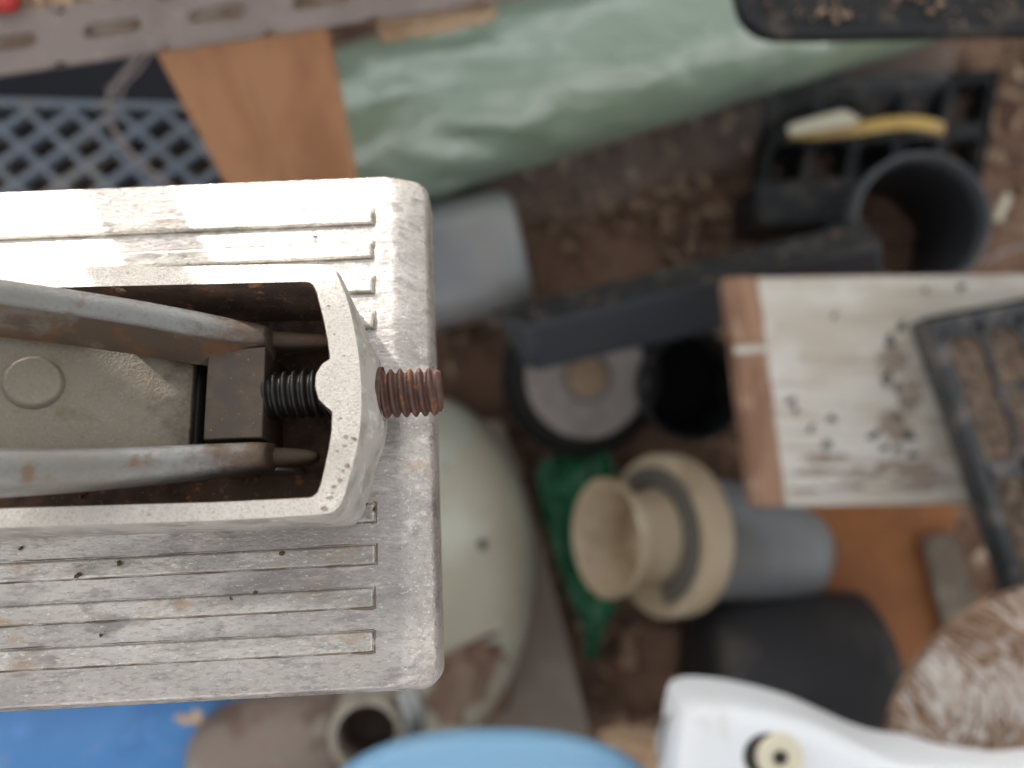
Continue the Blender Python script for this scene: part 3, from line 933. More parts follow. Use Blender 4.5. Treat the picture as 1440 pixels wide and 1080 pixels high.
m = poly_slab([(-120, 10), (250, 10), (300, 160), (-120, 160)], 0.10, 0.004)  # dark slab added in place of the shade under the shelf
o = m.build('shade_sheet', M['navy'])
tag(o, 'near-black sheet added as the dark shade above the lattice crate', 'sheet')
st = Frame('loose_string', 'pale grey knotted string hanging over the lattice crate', 'string', W(160, 140, 0.26))
m = MB()
m.tube(spline([W(208, 62, .33), W(182, 95, .31), W(156, 130, .27), W(155, 160, .24), W(165, 192, .225), W(190, 222, .222), W(230, 256, .222), W(270, 290, .222)]), 0.0019, 8)
st.part(m, 'strand', M['string'])
m = MB()
m.tube(spline([W(216, 66, .33), W(198, 95, .31), W(176, 118, .285), W(168, 136, .27), W(158, 128, .268), W(150, 122, .268)]), 0.0011, 8)
st.part(m, 'strand', M['string'])

# ------------------------------------------------------------------ green roll
ZR = 0.10
A, B = W(380, 228, ZR), W(1450, -105, ZR)
ax = (B - A).normalized()
side = ax.cross(Vector((0, 0, 1))).normalized()
Rr = 0.072
gr = Frame('green_vinyl_roll', 'sage green roll wrapped in clear wrinkled film', 'roll', A - Vector((0, 0, Rr)))
m = MB()
rings = []
NL, NA = 150, 72
Lr = (B - A).length
for i in range(NL + 1):
    t = i / NL
    s = t * Lr
    c = A + ax * s
    near = max(0.0, 1 - s / 0.42)
    ring = []
    for k in range(NA):
        a = 2 * pi * k / NA
        wr_ = 0.0022 * noise.noise((s * 18, cos(a) * 2.2 + s * 12, sin(a) * 2.2)) + 0.008 * near * noise.noise((s * 26 + a * 2.5, cos(a) * 3, sin(a) * 3 + 5))
        r = Rr + wr_ + 0.0012 * near * sin(a * 9 + s * 60)
        ring.append(c + side * (r * cos(a)) + Vector((0, 0, 1)) * (r * sin(a)))
    rings.append(ring)
m.ring_loft(rings)
gr.part(m, 'vinyl_wound', M['green_roll'], smooth=80)
# clear film skirt hanging off the roll onto the ground
m = MB()
nu, nv = 60, 16
for j in range(nv + 1):
    for i in range(nu + 1):
        s = 0.13 + (Lr - 0.2) * i / nu
        q = j / nv
        ang = -0.25 - 0.2 * q
        c = A + ax * s
        if q < 0.25:
            a = 0.35 - q / 0.25 * 0.7
            p = c + side * ((Rr + .004) * cos(a)) + Vector((0, 0, (Rr + .004) * sin(a)))
        else:
            f = (q - 0.25) / 0.75
            wdt = 0.034 + 0.03 * noise.noise((s * 9, 3, 1))
            p = c + side * ((Rr + .004) * cos(-.35) + wdt * f) + Vector((0, 0, (Rr + .004) * sin(-.35) * (1 - f) - (ZR - 0.018) * f))
        p += Vector((0, 0, 0.016 * noise.noise((p.x * 20, p.y * 20, 2)))) + side * 0.006 * noise.noise((p.x * 22, p.y * 30, 8))
        m.v.append(p)
for j in range(nv):
    for i in range(nu):
        a = j * (nu + 1) + i
        m.f.append((a, a + 1, a + nu + 2, a + nu + 1)); m.m.append(0)
gr.part(m, 'clear_film', M['clear_film'], smooth=180)

# milky jug lying below the tool
jg = MB()
A = W(440, 415, 0.06); B = W(735, 352, 0.06)
ax = (B - A).normalized(); sd_ = ax.cross(Vector((0, 0, 1))).normalized(); Lj = (B - A).length
rings = []
for (t, f) in ((0, .5), (.02, .8), (.08, .97), (.15, 1), (.5, 1.0), (.85, 1.0), (.93, .985), (.975, .93), (.995, .82), (1.0, .7)):
    ring = []
    for k in range(48):
        a = 2 * pi * k / 48
        ca, sa_ = cos(a), sin(a)
        e = 0.62
        x = math.copysign(abs(ca) ** e, ca); z = math.copysign(abs(sa_) ** e, sa_)
        ring.append(A + ax * (Lj * t) + sd_ * (0.056 * f * x) + Vector((0, 0, 0.058 * f * z)))
    rings.append(ring)
jg.ring_loft(rings)
o = jg.build('plastic_jug', M['jug'], origin=A, smooth=60)
tag(o, 'milky grey-white plastic jug lying beside the green roll', 'jug')


# ------------------------------------------------------------------ seed trays
def seed_tray(fr, corner, cvec, rvec, nc, nr, z, depth, rim, body_mat, soil_mat, soil_drop, soil_cells=None, skirt=0.0, inset=0.12, rr=0.25):
    cv, rv = Vector(cvec), Vector(rvec)
    c0 = Vector(corner)
    P = lambda a, b_: W(c0.x + cv.x * a + rv.x * b_, c0.y + cv.y * a + rv.y * b_, z)
    m = MB()
    nq = 24
    for i in range(nc):
        for j in range(nr):
            cx, cy = i + .5, j + .5
            out_, inn, bot = [], [], []
            for k in range(nq):
                a = 2 * pi * (k + .5) / nq
                ca, sa_ = cos(a), sin(a)
                mx = max(abs(ca), abs(sa_))
                out_.append(P(cx + .5 * ca / mx, cy + .5 * sa_ / mx))
                e = 0.35
                ix = math.copysign(abs(ca) ** e, ca) * (.5 - inset); iy = math.copysign(abs(sa_) ** e, sa_) * (.5 - inset * 1.1)
                inn.append(P(cx + ix, cy + iy))
                bt_ = P(cx + ix * .62, cy + iy * .62)
                bot.append(bt_ - Vector((0, 0, depth)))
            mid = [p - Vector((0, 0, .0015)) for p in inn]
            m.ring_loft([out_, inn, mid, bot], cap0=False, cap1=True)
    # outer rim and skirt
    n_ = 4
    r0 = [P(0, 0), P(nc, 0), P(nc, nr), P(0, nr)]
    rx, ry = rim / cv.length, rim / rv.length
    r1 = [P(-rx, -ry), P(nc + rx, -ry), P(nc + rx, nr + ry), P(-rx, nr + ry)]
    up = Vector((0, 0, .0025))
    m.ring_loft([r0, [p.lerp(q, .25) + up for p, q in zip(r0, r1)], [p.lerp(q, .85) + up for p, q in zip(r0, r1)], [p - up for p in r1],
                 [p.lerp(q, .12) - Vector((0, 0, skirt if skirt else depth)) for p, q in zip(r1, r0)]], cap0=False, cap1=False)
    fr.part(m, 'tray_body', body_mat, smooth=40)
    for i in range(nc):
        for j in range(nr):
            if soil_cells is not None and (i, j) not in soil_cells: continue
            m = MB()
            cx, cy = i + .5, j + .5
            f = soil_drop / depth
            sc = 1 - .38 * f
            N_ = 10
            idx = {}
            for b_ in range(N_ + 1):
                for a in range(N_ + 1):
                    x = -1 + 2 * a / N_; y = -1 + 2 * b_ / N_
                    p = P(cx + x * (.5 - inset) * sc, cy + y * (.5 - inset * 1.1) * sc)
                    p.z -= soil_drop - 0.004 * noise.noise((p.x * 90, p.y * 90, 3)) - 0.003 * noise.noise((p.x * 240, p.y * 240, 5))
                    m.v.append(p)
            for b_ in range(N_):
                for a in range(N_):
                    q = b_ * (N_ + 1) + a
                    m.f.append((q, q + 1, q + N_ + 2, q + N_ + 1)); m.m.append(0)
            fr.part(m, 'soil_plug', soil_mat, smooth=60)


ft = Frame('seed_tray', 'empty black seed tray on the ground under the yellow strip', 'seed tray', W(1300, 180, 0.0), 'seed trays')
seed_tray(ft, (1402, 103), (-61, 2), (-14, 80), 5, 2, 0.04, 0.036, 4, M['black_plastic'], M['potting'], 0.026, [(0, 0), (2, 0), (0, 1), (3, 1), (1, 0)], inset=0.11)

nt_ = Frame('seed_tray', 'dark seed tray full of dry soil resting on the white board', 'seed tray', W(1400, 600, 0.245), 'seed trays')
seed_tray(nt_, (1323, 466), (54, -11), (66, 200), 4, 2, 0.29, 0.045, 17, M['tray_rim'], M['potting'], 0.004, None, skirt=0.020, inset=0.045)
m = MB()
top = [W(1402, 548, .2905), W(1454, 537, .2905), W(1456, 544, .2905), W(1404, 555, .2905)]
m.prism(top, [p - Vector((0, 0, .02)) for p in top])
nt_.part(m, 'cell_divider', M['tray_rim'], bevel=.0006)
m = MB()
top = [W(1303, 445, .272), W(1538, 400, .272), W(1690, 860, .272), W(1462, 905, .272)]
m.prism(top, [p + (W(1480, 650, .23) - p) * .03 - Vector((0, 0, .030)) for p in top])
nt_.part(m, 'tray_skirt', M['black_matte'], bevel=.002)

# yellow strip with a white torn end
ys = Frame('yellow_strip', 'bent yellow plastic strip with a torn white end lying on the black tray', 'strip', W(1215, 180, 0.06))
m = MB()
m.tube(spline([W(1110, 186, .068), W(1150, 186, .07), W(1200, 182, .074), W(1250, 174, .074), W(1290, 173, .072), W(1326, 181, .068)]), mm(9.5, .07), 14, flat=0.45)
ys.part(m, 'strip_body', M['yellow'])
m = poly_slab([(1107, 178), (1118, 172), (1150, 163), (1185, 154), (1196, 157), (1212, 168), (1195, 176), (1160, 182), (1125, 188), (1112, 190)], 0.08, 0.004)
ys.part(m, 'torn_end', M['cream'], bevel=0.001)

# round black pot standing open
pt = Frame('round_pot', 'open round charcoal pot with soil inside, standing by the black tray', 'pot', W(1198, 342, 0.0))
pc = W(1294, 312, 0.15)
m = MB()
Rp = mm(94, .15)
m.lathe(Vector((pc.x, pc.y, 0)), Vector((0, 0, 1)), [(0.004, Rp * .80), (.10, Rp * .93), (.136, Rp * .97), (.138, Rp * 1.02), (.149, Rp * 1.03), (.152, Rp * 1.0), (.149, Rp * .965), (.135, Rp * .945), (.1, Rp * .90), (.012, Rp * .77), (.012, 0)], 64)
pt.part(m, 'pot_wall', M['pot'], smooth=40)
m = MB()
m.lathe(Vector((pc.x, pc.y, 0)), Vector((0, 0, 1)), [(.1375, Rp * 1.035), (.1535, Rp * 1.04), (.1555, Rp * 1.0), (.1535, Rp * .955), (.140, Rp * .944)], 64, closed_prof=True)
pt.part(m, 'pot_rim', M['pot_rim'], smooth=50)
m = MB()
rings = []
for k in range(9):
    r = Rp * .86 * (1 - k / 8)
    rings.append([Vector((pc.x + r * cos(a), pc.y + r * sin(a), .05 + .012 * noise.noise((r * 60 * cos(a), r * 60 * sin(a), 2)))) for a in [2 * pi * q / 32 for q in range(32)]])
m.ring_loft(rings, cap0=False)
pt.part(m, 'pot_soil', M['soil'])

# small square black box
m = poly_slab([(1062, 254), (1190, 250), (1205, 318), (1066, 316)], 0.08, 0.078)
o = m.build('square_pot_base', M['black_plastic'], bevel=0.003)
tag(o, 'small square black plastic block left of the round pot', 'block')

# dusty black bar lying obliquely
bb = Frame('black_bar', 'long dusty black plastic bar lying across the wheel', 'bar', W(900, 450, 0.10))
m = MB()
e1 = [W(742, 458, .185), W(752, 524, .120), W(735, 512, .10), W(690, 440, .165)]
e2 = [W(1240, 344, .185), W(1245, 408, .120), W(1230, 400, .10), W(1215, 312, .165)]
m.ring_loft([e1, e2])
m2 = MB()
top = [e1[3], e1[0], e2[0], e2[3]]
nrmb = (top[1] - top[0]).cross(top[3] - top[0]).normalized()
if nrmb.z < 0: nrmb = -nrmb
m2.prism([p + nrmb * .0012 for p in top], [p + nrmb * .0002 for p in top])
bb.part(m, 'bar_body', M['slate_plastic'], bevel=0.003)
bb.part(m2, 'dusty_top', M['dusty_black'], bevel=0.0005)
cb = MB()
for k in range(9):
    t, s = rnd.random(), rnd.random()
    p = top[0].lerp(top[3], t).lerp(top[1].lerp(top[2], t), s) + nrmb * .003
    rot = Matrix.Rotation(rnd.uniform(0, pi), 3, 'Z')
    L_ = rnd.choice((.0015, .002, .003, .004, .007))
    cb.box(p, (L_, L_ * rnd.uniform(.3, .7), .0014), rot)
o = cb.build('bar_debris', M['chip'], smooth=0)
tag(o, 'pale wood crumbs strewn on the dusty black bar', 'debris', kind='stuff')

# wheel with grey hub
wh = Frame('cart_wheel', 'black rubber wheel with a grey hub under the black bar', 'wheel', W(820, 535, 0.0))
wo = W(820, 530, 0.07)
wax = Vector((0.10, -0.02, 1)).normalized()
m = MB()
prof = []
for k in range(17):
    a = -pi / 2 + pi * k / 16
    prof.append((0.0 + 0.026 * sin(a) - .008, .058 + 0.017 * cos(a)))
prof = [(-.034, .056)] + prof + [(.018, .056)]
m.lathe(wo, wax, prof, 64)
wt = wh.part(m, 'tyre', M['black_matte'], smooth=60)
m = MB()
m.lathe(wo, wax, [(.016, .0575), (.019, .054), (.019, .024), (.015, .022), (.015, 0)], 64)
hb = wh.part(m, 'hub', M['hub'], smooth=40)
m = MB()
m.lathe(wo, wax, [(.0155, .0185), (.021, .0175), (.0225, .012), (.0225, 0)], 40)
m.v = [p - wh.base for p in m.v]
m.build('axle_cap', M['tan'], hb)

# dark pipe stub beside the wheel
ps = Frame('black_pipe_stub', 'short black pipe open towards the wheel, beside the white board', 'pipe', W(975, 560, 0.0))
m = MB()
po_ = W(978, 545, 0.10)
m.lathe(po_, Vector((-0.12, 0.06, -1)), [(0, mm(73, .1)), (.0, mm(77, .1)), (.003, mm(79, .1)), (.085, mm(74, .1)), (.085, mm(70, .1)), (.084, mm(69, .1)), (.0, mm(73, .1))], 56)
ps.part(m, 'pipe_wall', M['black_plastic'], smooth=40)
m = MB()
m.lathe(po_, Vector((-0.12, 0.06, -1)), [(.083, mm(70, .1)), (.083, 0)], 40)
ps.part(m, 'pipe_floor', M['black_matte'])

# ------------------------------------------------------------------ right side boards
wb = Frame('white_board', 'worn white painted board with a bare wooden left end', 'board', W(1250, 550, 0.22))
m = poly_slab([(1020, 390), (1520, 384), (1530, 706), (1061, 713)], 0.24, 0.020)
wb.part(m, 'board_core', M['bare'], bevel=0.0015)
ed = [(1066, 391)]
for k in range(1, 14):
    t = k / 14
    ed.append((1066 + 40 * t + 2.2 * noise.noise((k * 1.7, 0, 0)), 391 + 320 * t))
ed.append((1105, 711.5))
m = MB()
top = [W(x, y, .2413) for x, y in ed] + [W(1528, 705, .2413), W(1518, 385.5, .2413)]
m.prism(top, [p - Vector((0, 0, .001)) for p in top])
wb.part(m, 'paint_layer', M['paint'], smooth=0)
m = poly_slab([(1032, 487), (1074, 485), (1082, 495), (1034, 498)], 0.2411, 0.0008)
wb.part(m, 'paint_streak', M['paint'], smooth=0)

spots = [(1113, 563, 9, 4, -.6), (1119, 577, 4, 5, 0), (1141, 601, 5, 7, .3), (1170, 590, 6, 6, 0), (1163, 624, 7, 7, 0), (1160, 643, 4, 4, 0), (1229, 613, 11, 5, -.5), (1244, 630, 6, 6, 0), (1173, 444, 4, 4, 0),
         (1247, 535, 8, 10, 0), (1262, 545, 6, 6, .4), (1262, 585, 9, 6, 0), (1252, 480, 9, 8, .5), (1268, 460, 6, 9, 0), (1276, 615, 10, 7, 0), (1262, 632, 6, 5, 0), (1284, 640, 8, 5, 0), (1352, 402, 6, 5, 0), (1302, 408, 4, 4, 0)]
mould = pm('black_mould', (0.075, 0.07, 0.065, 1), 0.9, layers=[((0.25, 0.2, 0.16, 1), 160, 0.5, 0.62)])
worn = pm('worn_through_wood', (0.33, 0.26, 0.21, 1), 0.9, layers=[((0.42, 0.36, 0.30, 1), 60, 0.5, 0.6, (0.5, 2.5, 1)), ((0.10, 0.075, 0.06, 1), 90, 0.58, 0.68)])
for q, (sx, sy, ra, rb, ang) in enumerate(spots):
    m = MB()
    ring = []
    for k in range(14):
        a = 2 * pi * k / 14
        f = 1 + 0.9 * noise.noise((cos(a) * 1.9, sin(a) * 1.6, q * 2.3))
        x, y = ra * f * cos(a), rb * f * sin(a)
        ring.append(W(sx + x * cos(ang) - y * sin(ang), sy + x * sin(ang) + y * cos(ang), .2417))
    m.prism(ring, [p - Vector((0, 0, .0003)) for p in ring])
    wb.part(m, 'mould_spot', mould, smooth=0)
for q, (sx, sy, ra, rb) in enumerate([(1160, 645, 36, 7), (1150, 664, 34, 6), (1215, 665, 44, 7), (1270, 655, 40, 8), (1292, 668, 34, 9), (1190, 684, 30, 4), (1285, 684, 40, 6), (1258, 600, 20, 22), (1280, 560, 16, 26), (1255, 505, 22, 20), (1130, 690, 22, 4)]):
    m = MB()
    ring = []
    for k in range(26):
        a = 2 * pi * k / 26
        f = 1 + 0.7 * noise.noise((cos(a) * 3.1, sin(a) * 3.1, q * 1.9))
        ring.append(W(sx + ra * f * cos(a), sy + rb * f * sin(a), .24145 + .00002 * q))
    m.prism(ring, [p - Vector((0, 0, .0002)) for p in ring])
    wb.part(m, 'worn_streak', worn, smooth=0)

m = poly_slab([(1120, 690), (1345, 690), (1346, 745), (1310, 752), (1326, 900), (1345, 1010), (1345, 1090), (1200, 1090)], 0.115, 0.012)
o = m.build('orange_panel', M['orange'], bevel=0.0015)
tag(o, 'orange-brown hardboard panel below the white board', 'panel')
m = poly_slab([(1298, 758), (1345, 752), (1392, 900), (1335, 915)], 0.125, 0.009)
o = m.build('grey_wood_strip', M['grey_wood'], bevel=0.001)
tag(o, 'short weathered grey wood strip on the orange panel', 'wood strip')

# charcoal drum lying on its side
dr = Frame('charcoal_drum', 'charcoal plastic drum lying in front of the orange panel', 'drum', W(1110, 1000, 0.0))
c0 = W(985, 985, .105); c1 = W(1212, 985, .105)
m = MB()
Rd = 0.10
Ld = (c1 - c0).length
m.lathe(c0, (c1 - c0).normalized(), [(0, 0), (0, Rd * .93), (.004, Rd * .97), (.02, Rd), (Ld * .5, Rd), (Ld - .02, Rd), (Ld - .004, Rd * .975), (Ld, Rd * .93), (Ld, 0)], 72)
dr.part(m, 'drum_body', M['charcoal'], smooth=50)

# ------------------------------------------------------------------ pvc fitting
pv = Frame('pvc_fitting', 'grey pipe with a beige flanged collar and flared cup', 'pipe fitting', W(1000, 800, 0.0))
fc = W(932, 752, 0.128)
ax = Vector((-0.875, 0.05, 0.475)).normalized()
rf = 0.0685
m = MB()
m.lathe(fc, ax, [(-.016, rf * .72), (-.016, rf * .985), (-.013, rf), (.006, rf), (.009, rf * .975), (.009, rf * .90), (.0085, rf * .60)], 72)
pv.part(m, 'flange', M['pvc_beige'], smooth=40)
m = MB()
m.lathe(fc, ax, [(.0095, rf * .60), (.013, rf * .60), (.013, rf * .84), (.0095, rf * .84)], 60, a0=radians(-158), a1=radians(40), closed_prof=True)
pv.part(m, 'gasket', M['gasket'], smooth=40)
m = MB()
m.lathe(fc, ax, [(.006, .041), (.012, .039), (.024, .036), (.034, .036), (.044, .039), (.052, .045), (.057, .0485), (.060, .049), (.061, .048), (.059, .0465), (.050, .043), (.04, .037), (.028, .033), (.012, .032), (.012, 0)], 72)
pv.part(m, 'flared_cup', M['pvc_beige'], smooth=50)
m = MB()
p0 = fc - ax * 0.010
p1 = W(1130, 777, 0.075)
d = (p1 - p0); Lp = d.length
m.lathe(p0, d.normalized(), [(0, .050), (Lp * .2, .053), (Lp - .035, .0535), (Lp - .018, .0515), (Lp - .007, .046), (Lp - .001, .036), (Lp, .028), (Lp, 0)], 64)
pv.part(m, 'grey_pipe', M['pvc_grey'], smooth=50)


# ------------------------------------------------------------------ crumpled green film
def crumple(outline, z, amp, sc, seed, n=34):
    xs = [p[0] for p in outline]; ys_ = [p[1] for p in outline]
    x0, x1, y0, y1 = min(xs), max(xs), min(ys_), max(ys_)

    def inside(x, y):
        c = False
        for i in range(len(outline)):
            (ax_, ay), (bx, by) = outline[i], outline[i - 1]
            if (ay > y) != (by > y) and x < (bx - ax_) * (y - ay) / (by - ay) + ax_:
                c = not c
        return c
    m = MB()
    idx = {}
    ny = int(n * (y1 - y0) / (x1 - x0))
    for j in range(ny + 1):
        for i in range(n + 1):
            x, y = x0 + (x1 - x0) * i / n, y0 + (y1 - y0) * j / ny
            if inside(x, y):
                h = amp * noise.noise((x * sc, y * sc * .5, seed)) + amp * .5 * noise.noise((x * sc * 2.7, y * sc, seed + 3)) + amp * .35 * abs(noise.noise((x * sc * 5, y * sc * 2, seed + 7)))
                idx[i, j] = len(m.v)
                m.v.append(W(x, y, z + h))
    for j in range(ny):
        for i in range(n):
            q = [(i, j), (i + 1, j), (i + 1, j + 1), (i, j + 1)]
            if all(k in idx for k in q):
                m.f.append(tuple(idx[k] for k in q)); m.m.append(0)
    return m


m = crumple([(752, 655), (775, 640), (860, 634), (872, 700), (862, 770), (872, 850), (850, 890), (838, 930), (822, 930), (818, 880), (795, 835), (775, 770), (757, 720)], 0.05, 0.022, 0.02, 4)
o = m.build('green_plastic_scrap', M['green_film'], smooth=70)
sl = o.modifiers.new('thick', 'SOLIDIFY'); sl.thickness = 0.0008
tag(o, 'torn dark green glossy plastic scrap behind the flared cup', 'plastic scrap')

# ------------------------------------------------------------------ enamel basin and taupe panel
eb = Frame('enamel_basin', 'upturned pale green enamel basin with rust flaking', 'basin', W(590, 800, 0.0))
ec = W(570, 800, 0.06)
m = MB()
rx, ry, rzz = mm(182, .06), mm(250, .06), 0.13
NU, NV = 72, 26
vtx = []
for j in range(NV + 1):
    ph = pi / 2 * j / NV
    ring = []
    for i in range(NU):
        a = 2 * pi * i / NU
        e = 0.8
        ring.append(ec + Vector((rx * cos(a) * max(0.0, cos(ph)) ** e, ry * sin(a) * max(0.0, cos(ph)) ** e, rzz * sin(ph) ** 0.9)))
    vtx.append(ring)
base_r = [p - Vector((0, 0, .07)) for p in vtx[0]]
m.ring_loft([base_r] + vtx[:-1], cap0=False)
eb.part(m, 'basin_shell', M['enamel'], smooth=60)


def on_basin(px, py, lift):
    """point of the basin surface seen at a photo pixel"""
    z = 0.19
    for _ in range(30):
        p = W(px, py, z)
        q = ((p.x - ec.x) / rx) ** 2 + ((p.y - ec.y) / ry) ** 2
        q = min(0.999, q)
        cphi = q ** 0.5
        cphi = cphi ** (1 / 0.8)
        z = 0.5 * z + 0.5 * (ec.z + rzz * max(1e-4, 1 - cphi * cphi) ** 0.45)
    return W(px, py, z) + Vector((0, 0, lift))


m = MB()
cx, cy = 662, 962
ring0, ring1 = [], []
for k in range(28):
    a = 2 * pi * k / 28
    r = 1 + 0.28 * noise.noise((cos(a) * 2.2, sin(a) * 2.2, 1))
    ring0.append(on_basin(cx + 62 * r * cos(a), cy + 58 * r * sin(a) - 12 * cos(a), .0012))
    ring1.append(on_basin(cx + 25 * r * cos(a), cy + 25 * r * sin(a), .0016))
m.ring_loft([ring0, ring1], cap0=False)
eb.part(m, 'rust_patch', M['rust_patch'], smooth=60)
m = MB()
m.tube([on_basin(x, y, .0005) for x, y in ((628, 932), (640, 922), (655, 911), (672, 902), (690, 893), (704, 889))], [.003, .0042, .0036, .003, .0024, .001], 8, flat=.4)
eb.part(m, 'rust_crack', M['rust_patch'])
m = MB()
q = on_basin(678, 766, .0005)
m.lathe(q, Vector((.3, 0, 1)), [(0, .0045), (.001, .004), (.001, 0)], 16)
eb.part(m, 'chip_mark', M['dark_hole'])

m = MB()
top = [W(676, 590, .05), W(706, 592, .05), W(730, 660, .05), W(772, 800, .05), (W(806, 930, .05)), W(838, 1060, .05), W(700, 1080, .05), W(560, 1080, .05), W(640, 700, .05)]
m.prism(top, [p - Vector((0, 0, .03)) for p in top])
o = m.build('taupe_panel', M['taupe'], bevel=0.002)
tag(o, 'taupe grey panel edge showing beside the enamel basin', 'panel')

# ------------------------------------------------------------------ bottom row
# blue barrel
br = Frame('blue_barrel', 'strong blue plastic barrel below the tool', 'barrel', W(120, 1060, 0.05))
m = MB()
c0 = W(-260, 1075, .20); c1 = W(352, 1075, .20)
Lb = (c1 - c0).length
m.lathe(c0, (c1 - c0).normalized(), [(0, 0), (0, .085), (.01, .09), (Lb * .35, .094), (Lb * .36, .098), (Lb * .38, .098), (Lb * .39, .094), (Lb - .05, .094), (Lb - .028, .091), (Lb - .012, .084), (Lb - .003, .07), (Lb, .06), (Lb, 0)], 72)
br.part(m, 'barrel_body', M['blue'], smooth=50)
lf = MB()
for k in range(9):
    p = W(262 + rnd.uniform(-14, 16), 1008 + rnd.uniform(-9, 9), .300 + rnd.uniform(0, .004))
    rot = Matrix.Rotation(rnd.uniform(0, pi), 3, 'Z') @ Matrix.Rotation(rnd.uniform(-.5, .5), 3, 'X')
    lf.box(p, (rnd.uniform(.004, .009), rnd.uniform(.003, .005), .0008), rot)
o = lf.build('dry_leaf_crumb', M['ply'], smooth=0)
tag(o, 'small curled tan leaf crumb on the blue barrel', 'leaf')

# dirty casting with a socket
ct = Frame('pipe_casting', 'dirty brown cast pipe piece with an open round socket', 'pipe casting', W(420, 1050, 0.2))
m = MB()
pa = [W(60, 1150, .24), W(190, 1106, .25), (W(330, 1058, .255)), W(420, 1040, .26), W(500, 1034, .26)]
m.tube(spline(pa, 5), [mm(44, .28)] * 6 + [mm(46, .28)] * 2 + [mm(52, .28), mm(62, .28), mm(70, .28), mm(72, .28), mm(70, .28)] + [mm(68, .28)] * 8, 36)
body = ct.part(m, 'casting_body', M['cast_brown'], smooth=60)
so = W(515, 1036, .312)
m = MB()
sax = Vector((0.10, 0.10, 1)).normalized()
ro = mm(52, .312)
m.lathe(so, sax, [(-.05, ro * 1.05), (-.012, ro * 1.03), (-.002, ro * 1.02), (0, ro * .98), (0, ro * .83), (-.003, ro * .78), (-.04, ro * .74), (-.04, 0)], 56)
ct.part(m, 'socket', [M['cast_ring']], smooth=50)
m = MB()
m.lathe(so, sax, [(-.002, ro * .775), (-.039, ro * .735), (-.039, 0)], 48)
ct.part(m, 'socket_bore', M['cast_brown'])
m = MB()
q = W(580, 1010, .30)
m.tube([q + Vector((-.004, .018, 0)), q + Vector((.002, .004, .004)), q + Vector((.002, -.014, .002)), q + Vector((-.002, -.03, -.004))], .008, 16)
ct.part(m, 'clamp', M['zinc'], smooth=60)

# light blue lid
lb = Frame('light_blue_lid', 'smooth light blue plastic lid at the bottom edge', 'lid', W(690, 1150, .25))
m = MB()
lc = W(690, 1191, .345)
rings = []
for (f, dz) in ((1.0, -.012), (1.0, -.006), (.992, -.002), (.97, .0005), (.93, .002), (.7, .004), (.4, .006), (.1, .0065)):
    ring = []
    for k in range(80):
        a = 2 * pi * k / 80
        ca, sa_ = cos(a), sin(a)
        ring.append(lc + Vector((mm(262, .345) * f * math.copysign(abs(ca) ** .8, ca), mm(154, .345) * f * math.copysign(abs(sa_) ** .93, sa_) + .012 * f * ca * 0.1, dz)))
    rings.append(ring)
m.ring_loft(rings)
lb.part(m, 'lid_shell', M['light_blue'], smooth=60)

# tan wooden piece between lid and white tool
m = poly_slab([(846, 1048), (880, 1041), (925, 1046), (965, 1060), (965, 1120), (846, 1120)], .20, .03)
o = m.build('tan_wood_block', M['ply'], bevel=0.004)
tag(o, 'tan rounded wood block between the light blue lid and white housing', 'wood block')

# white plastic tool body
wt_ = Frame('white_plastic_body', 'white moulded plastic appliance body with a cream screw cap', 'appliance', W(1100, 1120, .34))
ol = [(950, 1000), (953, 988), (962, 980), (980, 976), (1010, 977), (1045, 982), (1090, 992), (1135, 1006), (1180, 1026), (1225, 1046), (1270, 1058), (1330, 1062), (1400, 1064), (1500, 1068), (1500, 1230), (930, 1230), (938, 1120), (942, 1060), (946, 1020)]
pts = spline([Vector((x, y, 0)) for x, y in ol] + [Vector((950, 1000, 0))], 4)[:-1]
cen_ = Vector((1120, 1130, 0))
rings = []
for (f, z) in ((1.0, .36), (1.0, .385), (.992, .393), (.97, .3985), (.93, .401), (.8, .403)):
    rings.append([W((cen_ + (p - cen_) * f).x, (cen_ + (p - cen_) * f).y, .385) + Vector((0, 0, z - .385)) for p in pts])
m = MB(); m.ring_loft(rings)
wt_.part(m, 'body_shell', M['white_plastic'], smooth=60)
sc_ = W(1082, 1062, .402)
m = MB(); m.lathe(sc_ + Vector((-.002, 0, 0)), Vector((0, 0, 1)), [(-.002, .0118), (.0012, .0116), (.0012, 0)], 40)
wt_.part(m, 'screw_recess', M['dark_hole'])
m = MB(); m.lathe(W(1096, 1064, .404), Vector((-.05, .05, 1)), [(-.004, .0115), (.0015, .0115), (.003, .0105), (.003, .0045), (.0005, .0036), (.0005, 0)], 40)
cap = wt_.part(m, 'screw_cap', M['cream'], smooth=40)
m = MB(); m.lathe(W(1096, 1064, .4045), Vector((-.05, .05, 1)), [(.0012, .0036), (.0014, 0)], 24)
m.v = [p - wt_.base for p in m.v]
m.build('cap_hole', M['dark_hole'], cap)
m = MB()
m.tube(spline([W(952, 1006, .38), W(938, 1014, .375), W(928, 1034, .37), W(930, 1060, .37), W(940, 1090, .37)], 6), .0022, 10)
wt_.part(m, 'wire_loop', M['zinc'])

